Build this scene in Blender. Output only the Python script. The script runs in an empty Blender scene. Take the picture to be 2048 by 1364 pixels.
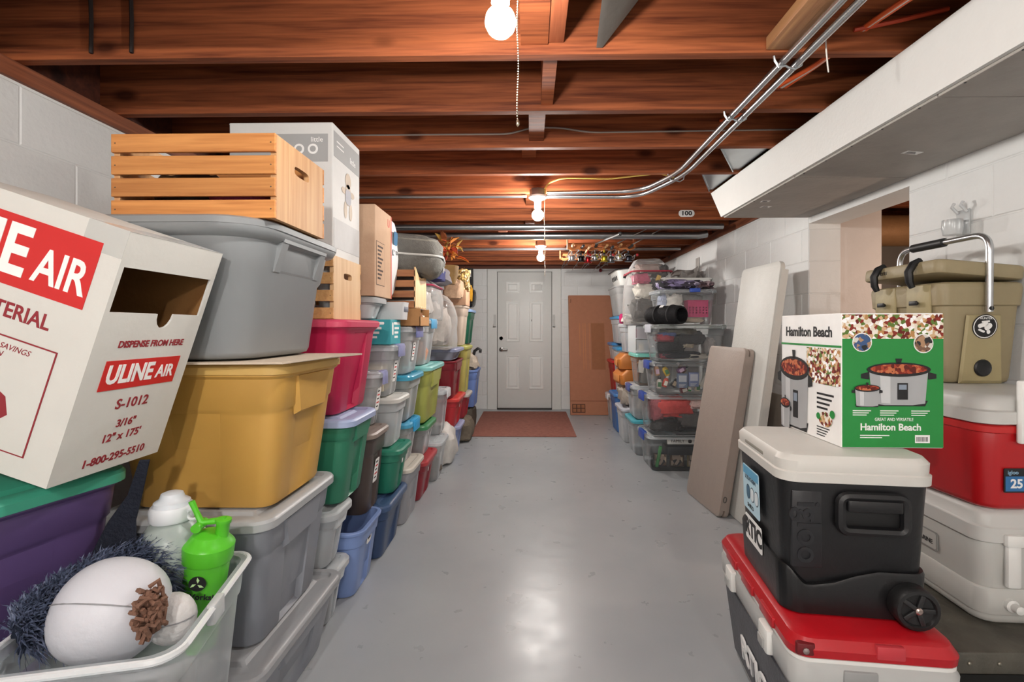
import bpy, math, random
from mathutils import Vector, Matrix, noise
R = math.radians
random.seed(7)
scene = bpy.context.scene
COL = scene.collection

# ---------------------------------------------------------------- camera
cam_data = bpy.data.cameras.new('camera')
cam_data.sensor_width = 36.0
cam_data.lens = 970.0 / 2048.0 * 36.0
cam_data.shift_x = -19.0 / 2048.0
cam_data.shift_y = -27.0 / 2048.0
cam_data.clip_start = 0.02
cam = bpy.data.objects.new('camera', cam_data)
cam.location = (0.0, 0.0, 1.21)
cam.rotation_euler = (R(90), 0, R(1.0))
COL.objects.link(cam)
scene.camera = cam

# ---------------------------------------------------------------- world, exposure
world = bpy.data.worlds.new('world')
scene.world = world
world.use_nodes = True
world.node_tree.nodes['Background'].inputs[0].default_value = (0.75, 0.82, 0.9, 1)
world.node_tree.nodes['Background'].inputs[1].default_value = 0.3
scene.view_settings.view_transform = 'Standard'
scene.view_settings.look = 'None'
scene.view_settings.gamma = 1.0
scene.view_settings.use_curve_mapping = False
scene.view_settings.exposure = 1.36
BULB_STRENGTH = 300.0            # ceiling bulbs
scene.cycles.transparent_max_bounces = 32
SIDE_BULB = 170.0                # warm bulb in the side room

# ---------------------------------------------------------------- helpers
def lin(h):
    h = h.lstrip('#')
    out = []
    for i in (0, 2, 4):
        c = int(h[i:i+2], 16) / 255.0
        out.append(c / 12.92 if c <= 0.04045 else ((c + 0.055) / 1.055) ** 2.4)
    return (out[0], out[1], out[2], 1.0)

MATS = {}
def new_mat(name):
    m = bpy.data.materials.new(name)
    m.use_nodes = True
    nt = m.node_tree
    return m, nt, nt.nodes['Principled BSDF']

def plain(col, rough=0.5, metal=0.0, var=0.06, bump=0.0, scale=18.0, spec=0.5):
    key = ('plain', col, rough, metal, var, bump, scale, spec)
    if key in MATS:
        return MATS[key]
    m, nt, b = new_mat('mat_' + col.strip('#'))
    c = lin(col)
    b.inputs['Roughness'].default_value = rough
    b.inputs['Metallic'].default_value = metal
    b.inputs['Specular IOR Level'].default_value = spec
    tc = nt.nodes.new('ShaderNodeTexCoord')
    nz = nt.nodes.new('ShaderNodeTexNoise')
    nz.inputs['Scale'].default_value = scale
    nz.inputs['Detail'].default_value = 4
    nt.links.new(tc.outputs['Object'], nz.inputs['Vector'])
    mx = nt.nodes.new('ShaderNodeMix'); mx.data_type = 'RGBA'
    mx.inputs['A'].default_value = tuple(v * (1 - var * 1.6) for v in c[:3]) + (1,)
    mx.inputs['B'].default_value = tuple(min(1, v * (1 + var * 1.2) + var * 0.01) for v in c[:3]) + (1,)
    nt.links.new(nz.outputs['Fac'], mx.inputs['Factor'])
    nt.links.new(mx.outputs['Result'], b.inputs['Base Color'])
    if bump:
        bp = nt.nodes.new('ShaderNodeBump')
        bp.inputs['Strength'].default_value = bump
        bp.inputs['Distance'].default_value = 0.01
        n2 = nt.nodes.new('ShaderNodeTexNoise')
        n2.inputs['Scale'].default_value = scale * 4
        n2.inputs['Detail'].default_value = 5
        nt.links.new(tc.outputs['Object'], n2.inputs['Vector'])
        nt.links.new(n2.outputs['Fac'], bp.inputs['Height'])
        nt.links.new(bp.outputs['Normal'], b.inputs['Normal'])
    MATS[key] = m
    return m

def plastic(col, rough=0.38):
    return plain(col, rough, 0, 0.04, 0.03, 9.0)

def fabric(col, rough=0.9):
    return plain(col, rough, 0, 0.22, 0.5, 30.0, 0.2)

def metal(col='#b9bcc0', rough=0.28):
    return plain(col, rough, 0.95, 0.08, 0.0, 14.0)

def card(col='#b8895f'):
    return plain(col, 0.8, 0, 0.07, 0.12, 16.0, 0.2)

def wood(c1, c2, axis='x', rough=0.5, scale=1.0, knots=True, sheen=0.5):
    key = ('wood', c1, c2, axis, rough, scale, knots, sheen)
    if key in MATS:
        return MATS[key]
    m, nt, b = new_mat('wood_' + c1.strip('#'))
    N = nt.nodes; L = nt.links
    tc = N.new('ShaderNodeTexCoord'); oi = N.new('ShaderNodeObjectInfo')
    mul = N.new('ShaderNodeVectorMath'); mul.operation = 'MULTIPLY_ADD'
    comb = N.new('ShaderNodeCombineXYZ')
    for k in range(3):
        L.new(oi.outputs['Random'], comb.inputs[k])
    L.new(comb.outputs[0], mul.inputs[0]); mul.inputs[1].default_value = (13.7, 7.3, 5.1)
    L.new(tc.outputs['Object'], mul.inputs[2])
    mp = N.new('ShaderNodeMapping')
    s = [26 * scale] * 3
    s['xyz'.index(axis)] = 1.1 * scale
    mp.inputs['Scale'].default_value = s
    L.new(mul.outputs[0], mp.inputs['Vector'])
    n1 = N.new('ShaderNodeTexNoise'); n1.inputs['Scale'].default_value = 1.6
    n1.inputs['Detail'].default_value = 6; n1.inputs['Distortion'].default_value = 0.6
    L.new(mp.outputs[0], n1.inputs['Vector'])
    wv = N.new('ShaderNodeTexNoise'); wv.inputs['Scale'].default_value = 5.0; wv.inputs['Detail'].default_value = 3
    L.new(mp.outputs[0], wv.inputs['Vector'])
    add = N.new('ShaderNodeMath'); add.operation = 'MULTIPLY_ADD'
    add.inputs[1].default_value = 0.35
    L.new(wv.outputs['Fac'], add.inputs[0]); L.new(n1.outputs['Fac'], add.inputs[2])
    cr = N.new('ShaderNodeValToRGB')
    cr.color_ramp.elements[0].position = 0.42; cr.color_ramp.elements[0].color = lin(c1)
    cr.color_ramp.elements[1].position = 0.85; cr.color_ramp.elements[1].color = lin(c2)
    L.new(add.outputs[0], cr.inputs[0])
    out = cr.outputs[0]
    hs = N.new('ShaderNodeHueSaturation'); hs.inputs['Saturation'].default_value = .96
    vr = N.new('ShaderNodeMapRange'); vr.inputs['To Min'].default_value = 0.78; vr.inputs['To Max'].default_value = 1.18
    L.new(oi.outputs['Random'], vr.inputs['Value']); L.new(vr.outputs[0], hs.inputs['Value'])
    L.new(out, hs.inputs['Color']); out = hs.outputs[0]
    if knots:
        vo = N.new('ShaderNodeTexVoronoi'); vo.feature = 'F1'
        mp2 = N.new('ShaderNodeMapping')
        s2 = [5.5 * scale] * 3
        s2['xyz'.index(axis)] = 2.6 * scale
        mp2.inputs['Scale'].default_value = s2
        L.new(mul.outputs[0], mp2.inputs['Vector']); L.new(mp2.outputs[0], vo.inputs['Vector'])
        vo.inputs['Scale'].default_value = 1.0
        kr = N.new('ShaderNodeValToRGB')
        kr.color_ramp.elements[0].position = 0.09; kr.color_ramp.elements[0].color = (1, 1, 1, 1)
        kr.color_ramp.elements[1].position = 0.19; kr.color_ramp.elements[1].color = (0, 0, 0, 1)
        L.new(vo.outputs['Distance'], kr.inputs[0])
        mk = N.new('ShaderNodeMix'); mk.data_type = 'RGBA'
        sc_ = N.new('ShaderNodeMath'); sc_.operation = 'MULTIPLY'; sc_.inputs[1].default_value = 0.85
        L.new(kr.outputs[0], sc_.inputs[0]); L.new(sc_.outputs[0], mk.inputs['Factor'])
        L.new(out, mk.inputs['A'])
        k = lin(c1); mk.inputs['B'].default_value = (k[0] * .3, k[1] * .25, k[2] * .25, 1)
        out = mk.outputs['Result']
    L.new(out, b.inputs['Base Color'])
    b.inputs['Roughness'].default_value = rough
    b.inputs['Specular IOR Level'].default_value = sheen
    bp = N.new('ShaderNodeBump'); bp.inputs['Strength'].default_value = 0.15; bp.inputs['Distance'].default_value = 0.004
    L.new(wv.outputs['Fac'], bp.inputs['Height']); L.new(bp.outputs['Normal'], b.inputs['Normal'])
    MATS[key] = m
    return m

def clear(tint='#e9edf0', alpha=0.3, rough=0.2):
    key = ('clear', tint, alpha, rough)
    if key in MATS:
        return MATS[key]
    m, nt, b = new_mat('clear_plastic_' + tint.strip('#'))
    N = nt.nodes; L = nt.links
    b.inputs['Base Color'].default_value = lin(tint)
    b.inputs['Roughness'].default_value = rough
    tr = N.new('ShaderNodeBsdfTransparent'); tr.inputs[0].default_value = (0.985, 0.99, 0.99, 1)
    mx = N.new('ShaderNodeMixShader')
    lw = N.new('ShaderNodeFresnel'); lw.inputs[0].default_value = 1.25
    ad = N.new('ShaderNodeMath'); ad.operation = 'ADD'; ad.use_clamp = True
    ad.inputs[1].default_value = alpha
    L.new(lw.outputs[0], ad.inputs[0]); L.new(ad.outputs[0], mx.inputs[0])
    L.new(tr.outputs[0], mx.inputs[1]); L.new(b.outputs[0], mx.inputs[2])
    L.new(mx.outputs[0], N['Material Output'].inputs[0])
    MATS[key] = m
    return m

def speckle(name, cols, scale=40.0, rough=0.8):
    key = ('speckle', name)
    if key in MATS:
        return MATS[key]
    m, nt, b = new_mat(name)
    N = nt.nodes; L = nt.links
    tc = N.new('ShaderNodeTexCoord'); vo = N.new('ShaderNodeTexVoronoi'); vo.inputs['Scale'].default_value = scale
    L.new(tc.outputs['Object'], vo.inputs['Vector'])
    sep = N.new('ShaderNodeSeparateColor'); L.new(vo.outputs['Color'], sep.inputs[0])
    cr = N.new('ShaderNodeValToRGB'); cr.color_ramp.interpolation = 'CONSTANT'
    e = cr.color_ramp.elements
    while len(e) < len(cols):
        e.new(0.5)
    for i, c in enumerate(cols):
        e[i].position = i / len(cols); e[i].color = lin(c)
    L.new(sep.outputs[0], cr.inputs[0]); L.new(cr.outputs[0], b.inputs['Base Color'])
    b.inputs['Roughness'].default_value = rough
    MATS[key] = m
    return m

def emit(col, strength):
    key = ('emit', col, strength)
    if key in MATS:
        return MATS[key]
    m, nt, b = new_mat('lit_bulb')
    b.inputs['Base Color'].default_value = (1, 1, 1, 1)
    b.inputs['Emission Color'].default_value = lin(col)
    b.inputs['Emission Strength'].default_value = strength
    MATS[key] = m
    return m

class MB:
    """collects geometry for one mesh"""
    def __init__(self):
        self.v = []; self.f = []; self.m = Matrix.Identity(4)
    def add(self, vs, fs):
        o = len(self.v); m = self.m
        self.v += [m @ Vector(p) for p in vs]
        self.f += [tuple(i + o for i in q) for q in fs]
        return self
    def loft(self, loops, c0=True, c1=True, closed=True):
        n = len(loops[0]); vs = [p for l in loops for p in l]; fs = []
        for k in range(len(loops) - 1):
            a = k * n; b = a + n
            for i in range(n if closed else n - 1):
                j = (i + 1) % n
                fs.append((a + i, a + j, b + j, b + i))
        if c0: fs.append(tuple(range(n - 1, -1, -1)))
        if c1: fs.append(tuple(range((len(loops) - 1) * n, len(loops) * n)))
        return self.add(vs, fs)
    def box(self, x0, x1, y0, y1, z0, z1):
        return self.loft([[(x0, y0, z0), (x1, y0, z0), (x1, y1, z0), (x0, y1, z0)],
                          [(x0, y0, z1), (x1, y0, z1), (x1, y1, z1), (x0, y1, z1)]])
    def rbox(self, x0, x1, y0, y1, z0, z1, b=0.005, r=None, n=2):
        cx, cy, hx, hy = (x0 + x1) / 2, (y0 + y1) / 2, (x1 - x0) / 2, (y1 - y0) / 2
        r = r or b * 1.5
        r = min(r, hx * .98, hy * .98); b = min(b, (z1 - z0) * .45, hx * .45, hy * .45)
        q = b * 0.3
        return self.loft([rr(cx, cy, hx - b, hy - b, max(r - b, 1e-4), z0, n), rr(cx, cy, hx - q, hy - q, max(r - q, 1e-4), z0 + q, n), rr(cx, cy, hx, hy, r, z0 + b, n),
                          rr(cx, cy, hx, hy, r, z1 - b, n), rr(cx, cy, hx - q, hy - q, max(r - q, 1e-4), z1 - q, n), rr(cx, cy, hx - b, hy - b, max(r - b, 1e-4), z1, n)])
    def tube(self, pts, rad, n=8, caps=True, closed=False):
        pts = [Vector(p) for p in pts]; loops = []
        rads = rad if isinstance(rad, (list, tuple)) else [rad] * len(pts)
        up = None
        for i, p in enumerate(pts):
            if closed:
                t = pts[(i + 1) % len(pts)] - pts[i - 1]
            else:
                t = pts[min(i + 1, len(pts) - 1)] - pts[max(i - 1, 0)]
            if t.length < 1e-9: t = Vector((0, 0, 1))
            t.normalize()
            if up is None:
                up = Vector((0, 0, 1)) if abs(t.z) < .9 else Vector((1, 0, 0))
            a = t.cross(up)
            if a.length < 1e-6: a = t.cross(Vector((1, 0, 0)))
            a.normalize(); bb = a.cross(t).normalized(); up = bb
            loops.append([p + (a * math.cos(k * 2 * math.pi / n) + bb * math.sin(k * 2 * math.pi / n)) * rads[i] for k in range(n)])
        if closed:
            loops.append(loops[0]); return self.loft(loops, False, False)
        return self.loft(loops, caps, caps)
    def lathe(self, prof, n=20, c=(0, 0, 0), c0=True, c1=True, sx=1.0, sy=1.0):
        loops = [[(c[0] + r * sx * math.cos(2 * math.pi * k / n), c[1] + r * sy * math.sin(2 * math.pi * k / n), c[2] + z) for k in range(n)] for r, z in prof]
        return self.loft(loops, c0, c1)
    def sphere(self, c, r, n=14, k=8, s=(1, 1, 1)):
        prof = [(max(r * math.sin(math.pi * i / k), r * .02), -r * math.cos(math.pi * i / k)) for i in range(k + 1)]
        loops = [[(c[0] + a * s[0] * math.cos(2 * math.pi * j / n), c[1] + a * s[1] * math.sin(2 * math.pi * j / n), c[2] + z * s[2]) for j in range(n)] for a, z in prof]
        return self.loft(loops)
    def prism(self, poly, z0, z1):
        return self.loft([[(x, y, z0) for x, y in poly], [(x, y, z1) for x, y in poly]])

def rr(cx, cy, hx, hy, r, z, n=4, ex=0.0, ey=0.0, ax=None, ay=None):
    """rounded rectangle loop; with ax/ay also side notches of depth ex (x ends) / ey (y sides)"""
    pts = []
    def arc(ox, oy, a0):
        for k in range(n + 1):
            a = R(a0 + 90.0 * k / n)
            pts.append((cx + ox + r * math.cos(a), cy + oy + r * math.sin(a), z))
    arc(hx - r, -hy + r, -90)
    if ax:
        a = ax * (hy - r); d = min(.012, a * .3)
        for y, e in ((-a, 0), (-a + d, ex), (a - d, ex), (a, 0)): pts.append((cx + hx - e, cy + y, z))
    arc(hx - r, hy - r, 0)
    if ay:
        a = ay * (hx - r); d = min(.012, a * .3)
        for x, e in ((a, 0), (a - d, ey), (-a + d, ey), (-a, 0)): pts.append((cx + x, cy + hy - e, z))
    arc(-hx + r, hy - r, 90)
    if ax:
        a = ax * (hy - r); d = min(.012, a * .3)
        for y, e in ((a, 0), (a - d, ex), (-a + d, ex), (-a, 0)): pts.append((cx - hx + e, cy + y, z))
    arc(-hx + r, -hy + r, 180)
    if ay:
        a = ay * (hx - r); d = min(.012, a * .3)
        for x, e in ((-a, 0), (-a + d, ey), (a - d, ey), (a, 0)): pts.append((cx + x, cy - hy + e, z))
    return pts

def mesh_of(name, mb, mat, smooth=True, angle=38):
    me = bpy.data.meshes.new(name)
    me.from_pydata([tuple(p) for p in mb.v], [], mb.f)
    me.update()
    if mat: me.materials.append(mat)
    if smooth:
        me.polygons.foreach_set('use_smooth', [True] * len(me.polygons))
        me.set_sharp_from_angle(angle=R(angle))
    return me

def obj(name, mb, mat, parent=None, smooth=True, loc=None, rot=None, angle=38):
    me = mb if isinstance(mb, bpy.types.Mesh) else mesh_of(name, mb, mat, smooth, angle)
    o = bpy.data.objects.new(name, me)
    COL.objects.link(o)
    if parent is not None: o.parent = parent
    if loc is not None: o.location = loc
    if rot is not None: o.rotation_euler = rot
    return o

def tag(o, label, cat, group=None, kind=None):
    if label: o['label'] = label
    if cat: o['category'] = cat
    if group: o['group'] = group
    if kind: o['kind'] = kind
    return o

def struct(o):
    o['kind'] = 'structure'
    return o

def thing(name, label, cat, loc=(0, 0, 0), rotz=0.0, group=None, rot=None):
    o = bpy.data.objects.new(name, None)
    o.empty_display_size = 0.05
    COL.objects.link(o)
    o.location = loc
    o.rotation_euler = rot if rot is not None else (0, 0, rotz)
    return tag(o, label, cat, group)

def frame_m(o, xd, yd):
    """matrix with origin o, x along xd, y along yd, z = x cross y"""
    x = Vector(xd).normalized(); y = Vector(yd).normalized(); z = x.cross(y).normalized(); y = z.cross(x)
    return Matrix(((x.x, y.x, z.x, o[0]), (x.y, y.y, z.y, o[1]), (x.z, y.z, z.z, o[2]), (0, 0, 0, 1)))

def text(name, s, size, mat, parent, M, ext=0.0006, align='LEFT', bold=0.0, sx=1.0, shear=0.0, space=1.0):
    cu = bpy.data.curves.new('tmp_text', 'FONT')
    cu.body = s; cu.size = size; cu.extrude = ext; cu.offset = bold; cu.shear = shear
    cu.align_x = align; cu.align_y = 'CENTER'; cu.resolution_u = 3; cu.space_character = space
    to = bpy.data.objects.new('tmp_text', cu)
    COL.objects.link(to)
    dg = bpy.context.evaluated_depsgraph_get()
    me = bpy.data.meshes.new_from_object(to.evaluated_get(dg))
    me.name = name
    bpy.data.objects.remove(to); bpy.data.curves.remove(cu)
    me.transform(M @ Matrix.Diagonal((sx, 1, 1, 1)))
    me.materials.clear(); me.materials.append(mat)
    o = bpy.data.objects.new(name, me); COL.objects.link(o); o.parent = parent
    return o

def plate(name, mat, parent, M, x0, x1, y0, y1, t=0.0008, r=0.0):
    mb = MB(); mb.m = M
    cx, cy, hx, hy = (x0 + x1) / 2, (y0 + y1) / 2, abs(x1 - x0) / 2, abs(y1 - y0) / 2
    if r: mb.loft([rr(cx, cy, hx, hy, min(r, hx * .99, hy * .99), -.0002, 5), rr(cx, cy, hx, hy, min(r, hx * .99, hy * .99), t, 5)])
    else: mb.box(cx - hx, cx + hx, cy - hy, cy + hy, -.0002, t)
    return obj(name, mb, mat, parent, smooth=False)

def lumpy(mb, c, s, seed, amp=0.25, freq=2.2, n=20, k=12, flat=0.0, pw=1.0):
    """crumpled closed blob, half-sizes s around c; pw<1 makes it boxier"""
    loops = []
    for i in range(k + 1):
        th = math.pi * i / k
        lp = []
        for j in range(n):
            ph = 2 * math.pi * j / n
            d = Vector((math.sin(th) * math.cos(ph), math.sin(th) * math.sin(ph), -math.cos(th)))
            q = Vector([math.copysign(abs(a) ** pw, a) for a in d])
            w = 1 + amp * noise.noise(d * freq + Vector((seed * 3.1, seed * 1.7, seed)))
            w += amp * .5 * noise.noise(d * freq * 2.7 + Vector((seed, seed * 2.3, 4)))
            p = Vector((q.x * s[0] * w, q.y * s[1] * w, q.z * s[2] * w))
            if flat and p.z < -s[2] * flat: p.z = -s[2] * flat
            lp.append((c[0] + p.x, c[1] + p.y, c[2] + p.z))
        loops.append(lp)
    return mb.loft(loops)

# ---------------------------------------------------------------- shared materials
WHITE_PAINT = plain('#d9dad9', 0.55, 0, 0.03, 0.25, 10.0)
JOIST = wood('#5a2815', '#a5582c', 'x', 0.68, 1.0, True, 0.2)
SUBFLOOR = wood('#3a1a10', '#5a2a18', 'x', 0.7, 0.8)
GALV = metal('#aeb3b6', 0.35)
STEEL = metal('#c8cacc', 0.22)
BLACK = plastic('#17181a', 0.45)
WHITE = plastic('#e8e8e4', 0.45)
PRINT_RED = plain('#c8201e', 0.6, 0, 0.04)
PRINT_MAROON = plain('#8e1f2a', 0.6)
PRINT_WHITE = plain('#f2f2f0', 0.6)
PRINT_BLACK = plain('#1a1a1c', 0.6)
CLEAR = clear()
# ================================================================ structure
XL, XR, YB, YF, ZC = -1.73, 1.74, 7.2, -2.6, 2.10
def floor_mat():
    m, nt, b = new_mat('painted_concrete')
    N = nt.nodes; L = nt.links
    tc = N.new('ShaderNodeTexCoord')
    n1 = N.new('ShaderNodeTexNoise'); n1.inputs['Scale'].default_value = 1.3; n1.inputs['Detail'].default_value = 5
    L.new(tc.outputs['Object'], n1.inputs['Vector'])
    cr = N.new('ShaderNodeValToRGB')
    cr.color_ramp.elements[0].position = .3; cr.color_ramp.elements[0].color = lin('#9da2a6')
    cr.color_ramp.elements[1].position = .7; cr.color_ramp.elements[1].color = lin('#adb1b4')
    L.new(n1.outputs['Fac'], cr.inputs[0])
    vo = N.new('ShaderNodeTexVoronoi'); vo.inputs['Scale'].default_value = 60
    L.new(tc.outputs['Object'], vo.inputs['Vector'])
    sp = N.new('ShaderNodeValToRGB'); sp.color_ramp.elements[0].position = .01; sp.color_ramp.elements[0].color = (.5, .5, .5, 1)
    sp.color_ramp.elements[1].position = .045; sp.color_ramp.elements[1].color = (0, 0, 0, 1)
    L.new(vo.outputs['Distance'], sp.inputs[0])
    n3 = N.new('ShaderNodeTexNoise'); n3.inputs['Scale'].default_value = 2.0
    L.new(tc.outputs['Object'], n3.inputs['Vector'])
    th = N.new('ShaderNodeMath'); th.operation = 'GREATER_THAN'; th.inputs[1].default_value = .6
    L.new(n3.outputs['Fac'], th.inputs[0])
    ml = N.new('ShaderNodeMath'); ml.operation = 'MULTIPLY'
    L.new(sp.outputs[0], ml.inputs[0]); L.new(th.outputs[0], ml.inputs[1])
    mx = N.new('ShaderNodeMix'); mx.data_type = 'RGBA'
    L.new(ml.outputs[0], mx.inputs['Factor']); L.new(cr.outputs[0], mx.inputs['A'])
    mx.inputs['B'].default_value = lin('#85888a')
    L.new(mx.outputs['Result'], b.inputs['Base Color'])
    b.inputs['Roughness'].default_value = .3
    n2 = N.new('ShaderNodeTexNoise'); n2.inputs['Scale'].default_value = 9; n2.inputs['Detail'].default_value = 6
    L.new(tc.outputs['Object'], n2.inputs['Vector'])
    mr = N.new('ShaderNodeMapRange'); mr.inputs['To Min'].default_value = .2; mr.inputs['To Max'].default_value = .42
    L.new(n2.outputs['Fac'], mr.inputs['Value']); L.new(mr.outputs[0], b.inputs['Roughness'])
    bp = N.new('ShaderNodeBump'); bp.inputs['Strength'].default_value = .12; bp.inputs['Distance'].default_value = .01
    L.new(n2.outputs['Fac'], bp.inputs['Height']); L.new(bp.outputs['Normal'], b.inputs['Normal'])
    return m
struct(obj('floor', MB().box(XL - .3, 5.2, YF - .2, YB + .3, -.12, 0), floor_mat(), smooth=False))

# ---- block walls: every concrete block stands 4 mm proud of its recessed joint
BL, BH, BD = .4064, .2032, .0035
def block_mesh(l, h):
    g = .0015; c = .004
    mb = MB()
    mb.loft([[(-l/2+g, 0, -h/2+g), (l/2-g, 0, -h/2+g), (l/2-g, 0, h/2-g), (-l/2+g, 0, h/2-g)],
             [(-l/2+g+c, -BD, -h/2+g+c), (l/2-g-c, -BD, -h/2+g+c), (l/2-g-c, -BD, h/2-g-c), (-l/2+g+c, -BD, h/2-g-c)]], False, True)
    return mesh_of('block', mb, WHITE_PAINT, False)
BLOCKS = {}
def lay_blocks(parent, org, xd, length, z_rows, skip=None):
    """courses of blocks on a face starting at org, running along xd; face normal = local -y"""
    xd = Vector(xd); ang = math.atan2(xd.y, xd.x)
    for r in z_rows:
        s = -(BL / 2) if r % 2 else 0.0
        while s < length - .01:
            a, b = max(s, 0), min(s + BL, length); s += BL
            cuts = [(a, b)]
            if skip:
                z0, z1 = r * BH, (r + 1) * BH
                for (sa, sb, za, zb) in skip:
                    nc = []
                    for (p, q) in cuts:
                        if z1 <= za + .02 or z0 >= zb - .02 or q <= sa or p >= sb: nc.append((p, q))
                        else:
                            if p < sa: nc.append((p, sa))
                            if q > sb: nc.append((sb, q))
                    cuts = nc
            for (p, q) in cuts:
                l = round(q - p, 3)
                if l < .05: continue
                if l not in BLOCKS: BLOCKS[l] = block_mesh(l, BH)
                c = Vector(org) + xd * ((p + q) / 2)
                obj('block', BLOCKS[l], None, parent, loc=(c.x, c.y, (r + .5) * BH), rot=(0, 0, ang))
WT = 2.04
wl = struct(obj('wall_left', MB().box(XL - .2, XL - BD, YF, YB, 0, WT), WHITE_PAINT, smooth=False))
lay_blocks(wl, (XL - BD, .6, 0), (0, 1, 0), YB - .6, range(4, 10))
DY0, DY1, DZ = 2.26, 3.06, 1.86
mb = MB().box(XR + BD, XR + .2, YF, DY0, 0, WT).box(XR + BD, XR + .2, DY1 + BD, YB, 0, WT).box(XR + BD, XR + .2, DY0, DY1 + BD, DZ, WT)
wr = struct(obj('wall_right', mb, WHITE_PAINT, smooth=False))
lay_blocks(wr, (XR + BD, DY0, 0), (0, -1, 0), 1.7, range(3, 10))
lay_blocks(wr, (XR + BD, YB, 0), (0, -1, 0), YB - DY1, range(0, 10))
lay_blocks(wr, (XR, DY1 + BD, 0), (1, 0, 0), .2, range(0, 9))
wb = struct(obj('wall_back', MB().box(XL - .2, XR + .2, YB + BD, YB + .2, 0, WT + .05), WHITE_PAINT, smooth=False))
lay_blocks(wb, (XL, YB + BD, 0), (1, 0, 0), XR - XL, range(0, 10), skip=[(1.10, 2.20, 0, 2.06)])
struct(obj('wall_front', MB().box(XL - .2, XR + .2, YF - .2, YF, 0, 2.36), WHITE_PAINT, smooth=False))
# side room beyond the opening
struct(obj('wall_passage', MB().box(XR + .2, 2.24, 3.13, 3.2, 0, 1.98).box(XR + .2, 1.965, 3.1, 3.13, 0, 1.98), plain('#cfc7c2', .6, 0, .03, .1), smooth=False))
struct(obj('wall_side_room', MB().box(4.9, 5.1, 0.4, 5.6, 0, 2.3).box(XR + .2, 5.1, 5.4, 5.6, 0, 2.3).box(XR + .2, 5.1, .4, .6, 0, 2.3), plain('#d8cfc4', .7, 0, .04, .1), smooth=False))

# ---- sill plates on the block walls
PLATE = wood('#5a2a16', '#8e4f2c', 'y', .6, 1.0)
struct(obj('trim_1', MB().box(XL - .16, XL + .012, YF, YB, WT, ZC), PLATE, smooth=False))
struct(obj('trim_2', MB().box(XR - .012, XR + .16, YF, YB, WT, ZC), PLATE, smooth=False))
struct(obj('trim_3', MB().box(XL - .2, XR + .2, YB - .008, YB + .12, WT + .04, 2.34), wood('#4a2214', '#6e3a22', 'x', .7, 1.0), smooth=False))

# ---- ceiling: subfloor boards, joists, blocking
ceil = struct(obj('ceiling', MB().box(XL - .3, 5.2, YF - .2, YB + .3, 2.36, 2.40), SUBFLOOR, smooth=False))
pm = None
for i in range(0, 46):
    y = -.2 + i * .165
    if pm is None: pm = mesh_of('subfloor_plank', MB().box(XL - .2, XR + .2, -.08, .08, -.012, .012), SUBFLOOR, False)
    obj('subfloor_plank', pm, None, ceil, loc=(0, y, 2.348))
jm = mesh_of('joist', MB().rbox(-1.9, 1.92, -.019, .019, -.1175, .1175, .002, .002, 1), JOIST, False)
JY = [1.601 + .4064 * k for k in range(-9, 14)]
for k, y in enumerate(JY):
    obj('joist', jm, None, ceil, loc=(random.uniform(-.01, .01), y, ZC + .1175 + random.uniform(-.002, .003)))
jm2 = mesh_of('joist', MB().box(-1.5, 1.5, -.019, .019, -.1175, .1175), JOIST, False)
for k in range(8):
    obj('joist', jm2, None, ceil, loc=(3.45, 1.6 + .4064 * k, ZC + .1175))
# short blocking boards between joists (x, bay, width, bottom)
for (x, k, w, zb) in ((-.03, 8, .055, 2.13), (.045, 9, .03, 2.12), (-.005, 10, .045, 2.13), (-.045, 11, .05, 2.19), (.0, 12, .05, 2.2), (-.03, 13, .05, 2.12), (.02, 14, .05, 2.13), (-.3, 16, .05, 2.12), (-.04, 15, .05, 2.12)):
    y0, y1 = JY[k] + .019, JY[k + 1] - .019
    obj('blocking', MB().box(x, x + w * 1.6, y0 + .001, y1 - .001, zb, 2.33), JOIST, ceil, smooth=False)
# rim between joists over the left wall
obj('rim_board', MB().box(XL - .1, XL - .06, YF, YB, ZC, 2.335), SUBFLOOR, ceil, smooth=False)
obj('rim_board', MB().box(XR + .06, XR + .1, YF, YB, ZC, 2.335), SUBFLOOR, ceil, smooth=False)

# boards in the near bay
bm_ = MB(); bm_.loft([[(.215, 1.578, 2.118), (.235, 1.578, 2.118), (.235, 1.21, 2.335), (.215, 1.21, 2.335)], [(.225, 1.578, 2.15), (.40, 1.578, 2.335), (.40, 1.21, 2.335), (.225, 1.3, 2.335)]])
tag(obj('duct_offcut', bm_, plain('#5a5550', .5, .3, .15, .1)), 'dark curved metal offcut hanging in the joist bay beside the front bulb', 'offcut')
tag(obj('ceiling_board', MB().rbox(.76, .845, 1.0, 1.578, 2.105, 2.145, .003), wood('#8a5a38', '#b08050', 'y', .6, 1.0)), 'pale short board fixed between joists beside the metal conduits', 'board')
tag(obj('ceiling_board', MB().rbox(.015, .11, 1.235, 1.578, 2.135, 2.175, .003), wood('#7a3a1c', '#a85a30', 'y', .6, 1.0)), 'brown wooden mounting board behind the front bulb', 'board')

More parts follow.
